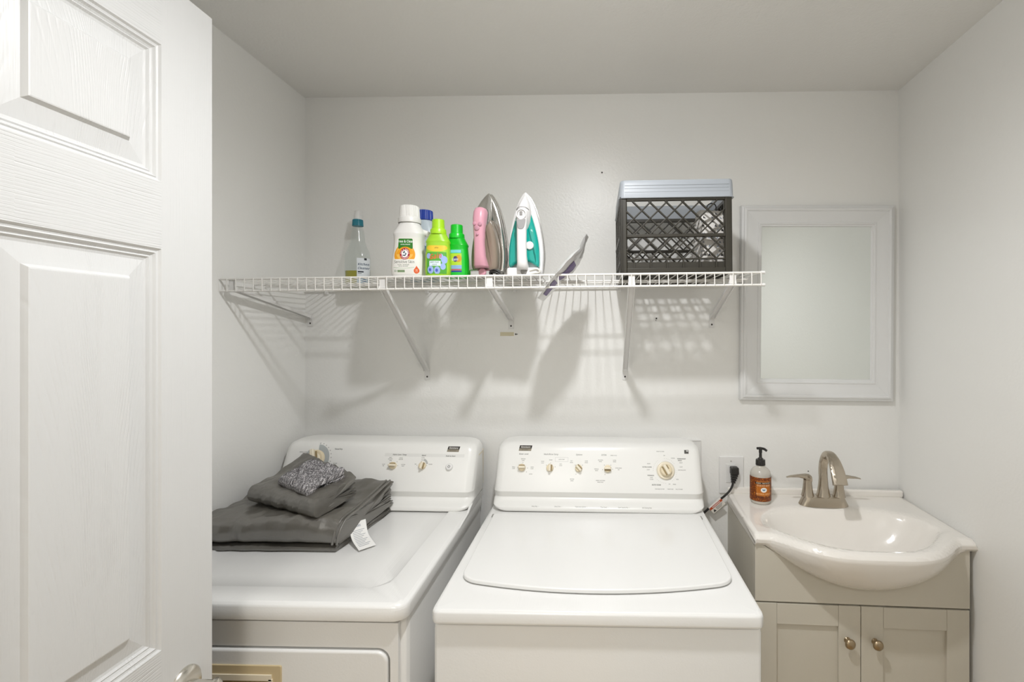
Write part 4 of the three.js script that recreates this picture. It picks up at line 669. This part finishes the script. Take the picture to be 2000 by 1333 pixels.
{
  const o = thing('sink', 'cream bow-front sink top with integral basin', 'sink', [VX, 0, -BACK + 0.003], VTURN);
  const W = 0.602, F = 0.372, hw = W / 2, B = 0.125;
  const bump = (s) => { const q = Math.max(0, 1 - Math.abs(s / 0.262) ** 2.0); return q * q * (3 - 2 * q); };
  const bulge = (s) => 0.107 * bump(s) ** 0.8;
  const drop = (s) => 0.034 + 0.108 * Math.max(0, 1 - (s / 0.274) ** 2) ** 1.1;
  const top = (s, z) => {                           // height of the upper surface
    const zf = F + bulge(s), cz = 0.285, rz = z > cz ? Math.max(0.03, zf - 0.03 - cz) : cz - 0.135, rx = 0.254;
    const r2 = (Math.abs(s) / rx) ** 2.3 + (Math.abs(z - cz) / rz) ** 2.3;
    return VT - B * sstep(0, 1, Math.max(0, 1 - r2) ** 0.72) - 0.003 * sstep(1.25, 0.95, r2);
  };
  const NS = 120, NZ = 72, sections = [];
  for (let i = 0; i <= NS; i++) {
    const s = -hw + W * i / NS, zf = F + bulge(s), R = 0.016, sec = [];
    const edge = Math.min(1, (hw - Math.abs(s)) / 0.008), er = (1 - Math.sqrt(Math.max(0, 1 - (1 - edge) ** 2))) * 0.008;
    for (let k = 0; k <= NZ; k++) { const z = 0.018 + (zf - R - 0.018) * k / NZ; sec.push(V(s, top(s, z) - er, z)); }
    for (let k = 1; k <= 8; k++) { const a = Math.PI / 2 * k / 8; sec.push(V(s, VT - 0.003 - R + R * Math.cos(a) - er, zf - R + R * Math.sin(a))); }
    const yb = VT - drop(s), zb = F - 0.016;
    for (let k = 1; k <= 16; k++) { const a = k / 16, y0 = VT - 0.003 - R; sec.push(V(s, y0 + (yb - y0) * Math.sin(a * Math.PI / 2) ** 1.1, zb + (zf - zb) * (Math.cos(a * Math.PI / 2) * 0.75 + (1 - a) * 0.25))); }
    sec.push(V(s, yb, 0.05), V(s, VT - 0.034, 0.0), V(s, VT - 0.004, 0.0));
    sections.push(sec);
  }
  mesh('basin_top', loft(sections, { crease: 1.1 }), marble, o);
  mesh('backsplash', rbox(W, 0.024, 0.02, 0.006, 0, VT + 0.009, 0.01), marble, o);
  mesh('drain', lathe([[0, 0.001], [0.016, 0.001], [0.02, 0.003], [0.022, 0.001], [0.022, -0.002]], 32).translate(0, VT - B + 0.001, 0.285), nickel, o, 'metal drain');
}
{
  const o = thing('faucet', 'brushed nickel two-handle faucet with arched spout', 'faucet', [0.757, VT - 0.001, -1.645], VTURN);
  const stad = (y, hx, hz, e = 3) => seRing(0, y, 0, hx, hz, e, 64);
  mesh('base', loft([stad(0, 0.0775, 0.027), stad(0.002, 0.0785, 0.0275), stad(0.006, 0.077, 0.0265), stad(0.022, 0.069, 0.0235), stad(0.03, 0.0665, 0.0225), stad(0.031, 0.064, 0.02)], { crease: 0.6 }), nickel, o);
  const rd = (pts) => loft(pts.map(([y, r, e = 2]) => seRing(0, y, 0, r, r, e, 40)), { crease: 0.6 });
  for (const s of [-1, 1]) {
    const h = mesh('handle_body', rd([[0.03, 0.0205], [0.04, 0.018], [0.055, 0.0155], [0.075, 0.0135], [0.083, 0.0132]]).translate(s * 0.0508, 0, 0), nickel, o);
    const lever = loft([[-0.011, 0.0115, 0.0132, 0.0865], [-0.004, 0.014, 0.0135, 0.0885], [0.006, 0.012, 0.0132, 0.0915], [0.012, 0.0085, 0.0115, 0.0945], [0.03, 0.0052, 0.009, 0.0955], [0.055, 0.0032, 0.0075, 0.0935], [0.068, 0.0018, 0.006, 0.0905]].map(([x, ry, rz, y]) => { const q = []; for (let i = 0; i < 24; i++) { const a = i / 24 * 2 * Math.PI, c = Math.cos(a), n = Math.sin(a); q.push(V(s * (0.0508 + x), y + ry * c, (s > 0 ? 1 : -1) * rz * n)); } return q; }), { crease: 0.9 });
    mesh('lever', lever, nickel, h); mesh('collar', cyl(0.0136, 0.0136, 0.0025, s * 0.0508, 0.0835, 0, 36), nickel, h);
  }
  mesh('spout_base', rd([[0.03, 0.0225], [0.045, 0.019], [0.065, 0.0158], [0.085, 0.0142], [0.09, 0.014]]), nickel, o);
  // arched spout: round at the neck, a wide flat ribbon at the mouth
  const path = new THREE.CatmullRomCurve3([V(0, 0.088, 0), V(0, 0.12, -0.002), V(0, 0.150, 0.006), V(0, 0.174, 0.026), V(0, 0.181, 0.05), V(0, 0.172, 0.076), V(0, 0.15, 0.1), V(0, 0.122, 0.118), V(0, 0.106, 0.126)], false, 'centripetal');
  const rings = []; for (let i = 0; i <= 40; i++) {
    const t = i / 40, p = path.getPointAt(t), tn = path.getTangentAt(t), n = V(1, 0, 0), b = tn.clone().cross(n).normalize(), w = 0.0138 + 0.0085 * sstep(0.35, 1, t), th = 0.0138 - 0.006 * sstep(0.25, 0.7, t), e = 2 + 1.6 * sstep(0.3, 0.8, t);
    const q = []; for (let k = 0; k < 32; k++) { const a = -k / 32 * 2 * Math.PI, c = Math.cos(a), s = Math.sin(a); q.push(p.clone().add(n.clone().multiplyScalar(w * Math.sign(c) * Math.abs(c) ** (2 / e))).add(b.clone().multiplyScalar(th * Math.sign(s) * Math.abs(s) ** (2 / e)))); } rings.push(q);
  }
  mesh('spout', loft(rings, { crease: 0.8 }), nickel, o);
}
{
  const o = thing('soap_bottle', 'hand soap pump bottle with orange label beside the faucet', 'bottle', [0.556, VT - 0.002, -1.665]);
  const body = [[0.0, 0.001], [0.026, 0.001], [0.0315, 0.003], [0.0335, 0.008], [0.034, 0.09], [0.0335, 0.1], [0.031, 0.109], [0.025, 0.117], [0.0165, 0.1225], [0.0135, 0.125], [0.0135, 0.131]];
  mesh('bottle', lathe(body, 56), M(lin(0.83, 0.8, 0.74), 0.12, { transmission: 0.5, thickness: 0, clearcoat: 0.5 }), o, 'clear bottle of pale soap');
  mesh('soap', lathe([[0, 0.003], [0.028, 0.003], [0.0325, 0.008], [0.0325, 0.088], [0, 0.0885]], 40), M(lin(0.78, 0.7, 0.55), 0.4), o, 'pale soap');
  const tex = canvasTex(1024, 768, (c) => {
    c.fillStyle = '#7a3a0c'; c.fillRect(0, 0, 1024, 768); for (let i = 0; i < 420; i++) { const x = hash(i, 1) * 1024, y = hash(i, 2) * 768; c.fillStyle = ['#a85a12', '#5a2a0a', '#c4761c', '#8a4410'][i % 4]; c.beginPath(); c.ellipse(x, y, 10 + 16 * hash(i, 3), 5 + 8 * hash(i, 5), hash(i, 4) * 3, 0, 7); c.fill(); }
    c.fillStyle = '#bd6a12'; c.fillRect(330, 110, 364, 470); c.strokeStyle = '#e2b070'; c.lineWidth = 4; c.strokeRect(342, 122, 340, 446);
    c.textAlign = 'center'; c.fillStyle = '#2c2220'; c.fillRect(300, 140, 424, 70); c.fillStyle = '#e8d6bc'; c.font = 'bold 52px serif'; c.fillText("MRS. MEYER'S", 512, 193); c.font = 'bold 56px serif'; c.fillText('CLEAN DAY', 512, 270);
    c.fillStyle = '#f2efe8'; c.beginPath(); c.arc(512, 390, 78, 0, 7); c.fill(); c.fillStyle = '#5a86a8'; c.beginPath(); c.arc(512, 380, 36, 0, 7); c.fill(); c.fillStyle = '#f2efe8'; c.beginPath(); c.arc(512, 362, 18, 0, 7); c.fill();
    c.fillStyle = '#f0c48a'; c.font = 'bold 58px serif'; c.fillText('ACORN SPICE', 512, 540); c.fillStyle = '#3a1808'; c.font = 'bold 66px serif'; c.fillText('HAND SOAP', 512, 660);
  });
  mesh('label', patch((u, v) => { const a = -Math.PI * (1.12 - 1.24 * u); return V(0.0346 * Math.cos(a), 0.014 + 0.079 * v, -0.0346 * Math.sin(a)); }, 40, 4), M(0xffffff, 0.45, { map: tex }), o, 'patterned orange label');
  const black = M(lin(0.02, 0.018, 0.016), 0.35);
  const pump = mesh('pump', [ribbedCap(0.0155, 0.019, 0.128, 28, 0.97), lathe([[0.0085, 0.146], [0.0085, 0.151], [0.005, 0.153], [0.0045, 0.168], [0.0055, 0.17], [0.0055, 0.186], [0.004, 0.188], [0, 0.188]], 24)], black, o, 'black pump');
  mesh('spout', tube([V(-0.012, 0.184, 0), V(0.0, 0.184, 0), V(0.012, 0.182, 0.002), V(0.02, 0.176, 0.003)], 0.0042, 20, 10), black, pump);
}

// ---------------------------------------------------------------- folded laundry on the dryer
// nested U folds swept along the fold, laid over four corners; FL-FR is the folded front edge
function folded({ c, base, H, layers, t, wav = 0.004, seed = 1, lift = () => 0, ns = 64, na = 26, fuzz = 0, grow = 0.02 }) {
  const all = [], [FL, FR, BR, BL] = c.map((p) => new THREE.Vector2(...p));
  for (let k = 0; k < layers; k++) {
    const hh = (0.5 - k * (0.47 / layers)), a0 = k * 0.045, path = [], rr = hh * H;
    const depth = FL.distanceTo(BL), fr = Math.min(0.09, rr / depth * 1.15);
    // outer side of the U from the top back, round the front, to the bottom back; then the inner side
    const U = (off) => {
      const q = [], h = Math.max(0.001, rr - off);
      for (let i = 0; i <= na; i++) q.push([1 - (1 - a0 - fr) * i / na - (k % 2) * 0.015 * (1 - i / na), 0.5 * H + h]);
      for (let i = 1; i < 14; i++) { const a = Math.PI / 2 + Math.PI * i / 14; q.push([a0 + fr + off / depth * 0 + (fr - off / depth) * Math.cos(a), 0.5 * H + h * Math.sin(a)]); }
      for (let i = 0; i <= na; i++) q.push([a0 + fr + (1 - a0 - fr) * i / na, 0.5 * H - h]);
      return q;
    };
    const out = U(0), inn = U(t).reverse(), loop = [...out, ...inn], rings = [];
    for (let s = 0; s <= ns; s++) {
      const u = s / ns, r = [];
      loop.forEach(([a, b]) => {
        const e = 1 + grow * (noise(a * 5, k * 3.1, 0, seed) - 0.5) * 2 - k * 0.008, uu = 0.5 + (u - 0.5) * e, top = b / H;
        const p = FL.clone().lerp(FR, uu).lerp(BL.clone().lerp(BR, uu), Math.max(0, a));
        const n1 = fbm(uu * 5 + seed, a * 4 + seed * 2, 3, seed) - 0.45, n2 = fbm(uu * 16, a * 9, 2, seed + 5) - 0.4;
        const sag = top * (1.6 * wav * n1 + 0.6 * wav * n2) * 2 - top * 0.1 * H * Math.max(0, Math.abs(u - 0.5) * 2 - 0.75) * 4;
        const cre = fuzz ? 0 : wav * 0.55 * (Math.sin(uu * 37 + 5 * noise(a * 4, uu * 3, 0, seed + 3) + seed) * sstep(0.3, 0.75, noise(uu * 4.3, a * 2.2 + b * 9, 0, seed + 8)));
        const fz = fuzz ? fuzz * (hash(s, Math.round(a * 997), Math.round(b * 9973)) - 0.5) : 0;
        r.push(V(p.x + fz, base + b + sag + cre * top * 0.5 + lift(uu, a) * (0.3 + 0.7 * top) + fz, -(p.y + (fbm(uu * 7, b * 20, 2, seed + 9) - 0.45) * wav * 1.6 + cre * Math.max(0, 1 - a * 6)) + fz));
      });
      rings.push(r.reverse());
    }
    all.push(loft(rings, { cap0: true, cap1: true, crease: fuzz ? 0 : 1.1, uv: (x, y, z) => [x, z + y] }));
  }
  return all;
}
const weave = dataTex(256, 256, (u, v) => 0.5 + 0.25 * Math.sin(u * 256 * 0.8) + 0.25 * fbm(u * 30, v * 6, 3, 2, 30), { repeat: [14, 14] });
const satin = M(lin(0.1, 0.092, 0.077), 0.36, { ior: 2.1, sheen: 0.6, sheenRoughness: 0.4, sheenColor: lin(0.6, 0.55, 0.46), bumpMap: weave, bumpScale: 0.00015 });
{
  const o = thing('folded_sheet', 'large folded dark grey satin sheet at the bottom of the laundry stack', 'bedding', [0, 0, 0]);
  const lift = (u, a) => 0.022 * sstep(0.6, 1, a) + 0.008 * Math.sin(u * 3.1) * (1 - a);
  mesh('cloth', folded({ c: [[-1.045, 1.225], [-0.665, 1.228], [-0.645, 1.525], [-1.045, 1.525]], base: DECK + 0.0165, H: 0.061, layers: 5, t: 0.0028, wav: 0.0075, seed: 3, lift, ns: 90, grow: 0.014 }), satin, o);
  mesh('cloth', folded({ c: [[-1.045, 1.236], [-0.672, 1.24], [-0.648, 1.53], [-1.045, 1.53]], base: DECK - 0.0035, H: 0.017, layers: 2, t: 0.003, wav: 0.002, seed: 6, ns: 60, grow: 0.02 }), satin, o);
  // hem seen along the open right end
  const hem = (off) => tube([P(-0.669, DECK + 0.018, 1.236), P(-0.660, DECK + 0.05, 1.231), P(-0.656, DECK + 0.074, 1.255), P(-0.654, DECK + 0.079, 1.32), P(-0.65, DECK + 0.088, 1.41), P(-0.648, DECK + 0.098, 1.51)].map((p) => p.add(V(off, 0.001, 0))), 0.0035, 40, 8);
  mesh('hem', [hem(0), hem(-0.012)], satin, o);
  const tex = canvasTex(256, 384, (c) => { c.fillStyle = '#f2f1ee'; c.fillRect(0, 0, 256, 384); c.fillStyle = '#8a8f98'; c.font = 'bold 40px sans-serif'; c.fillText('CARE', 70, 70); for (let i = 0; i < 11; i++) c.fillRect(36, 110 + i * 22, 180 - (i % 3) * 30, 6); });
  const a = P(-0.664, 0.945, 1.335), b = P(-0.64, 0.92, 1.30), d = P(-0.60, DECK + 0.001, 1.26), cv = new THREE.CatmullRomCurve3([a, b, d]);
  mesh('care_label', patch((u, v) => cv.getPoint(1 - v).add(V(0.018 * (u - 0.5) * 1.6, 0, -0.022 * (u - 0.5) * 1.6)), 4, 14), M(0xffffff, 0.6, { map: tex, side: THREE.DoubleSide }), o, 'white care label');
}
{
  const o = thing('folded_pillowcase', 'smaller folded dark grey satin pillowcases between sheet and washcloth', 'bedding', [0, 0, 0]);
  const lift = (u, a) => 0.018 * a + 0.03 * a * a * (1 - u) + 0.006;
  mesh('cloth', folded({ c: [[-0.985, 1.345], [-0.722, 1.228], [-0.705, 1.41], [-0.945, 1.545]], base: DECK + 0.083, H: 0.04, layers: 3, t: 0.0035, wav: 0.005, seed: 12, lift, ns: 70 }), satin, o);
}
{
  const o = thing('washcloth', 'grey marled terry washcloth folded on top of the laundry stack', 'towel', [0, 0, 0]);
  const sp = dataTex(512, 512, (u, v) => { const n = noise(u * 150, v * 150, 150, 4), m = noise(u * 110, v * 110, 110, 8), q = 0.2 + 0.72 * sstep(0.35, 0.8, n) * (0.5 + 0.5 * m); return [q * 1.0, q * 0.96, q * 0.97]; }, { srgb: false, repeat: [4.2, 4.2] });
  const bp = dataTex(512, 512, (u, v) => 0.7 * noise(u * 128, v * 128, 128, 14) + 0.3 * noise(u * 64, v * 64, 64, 18), { repeat: [4.2, 4.2] });
  const m = M(0xffffff, 0.95, { map: sp, bumpMap: bp, bumpScale: 0.003, sheen: 0.3 });
  const lift = (u, a) => 0.012 * a + 0.012 * a * (1 - u);
  mesh('terry', folded({ c: [[-0.905, 1.36], [-0.765, 1.262], [-0.735, 1.40], [-0.875, 1.475]], base: DECK + 0.128, H: 0.027, layers: 2, t: 0.0055, wav: 0.004, seed: 21, lift, ns: 150, na: 60, fuzz: 0.0022 }), m, o);
}

renderer.render(scene, camera);
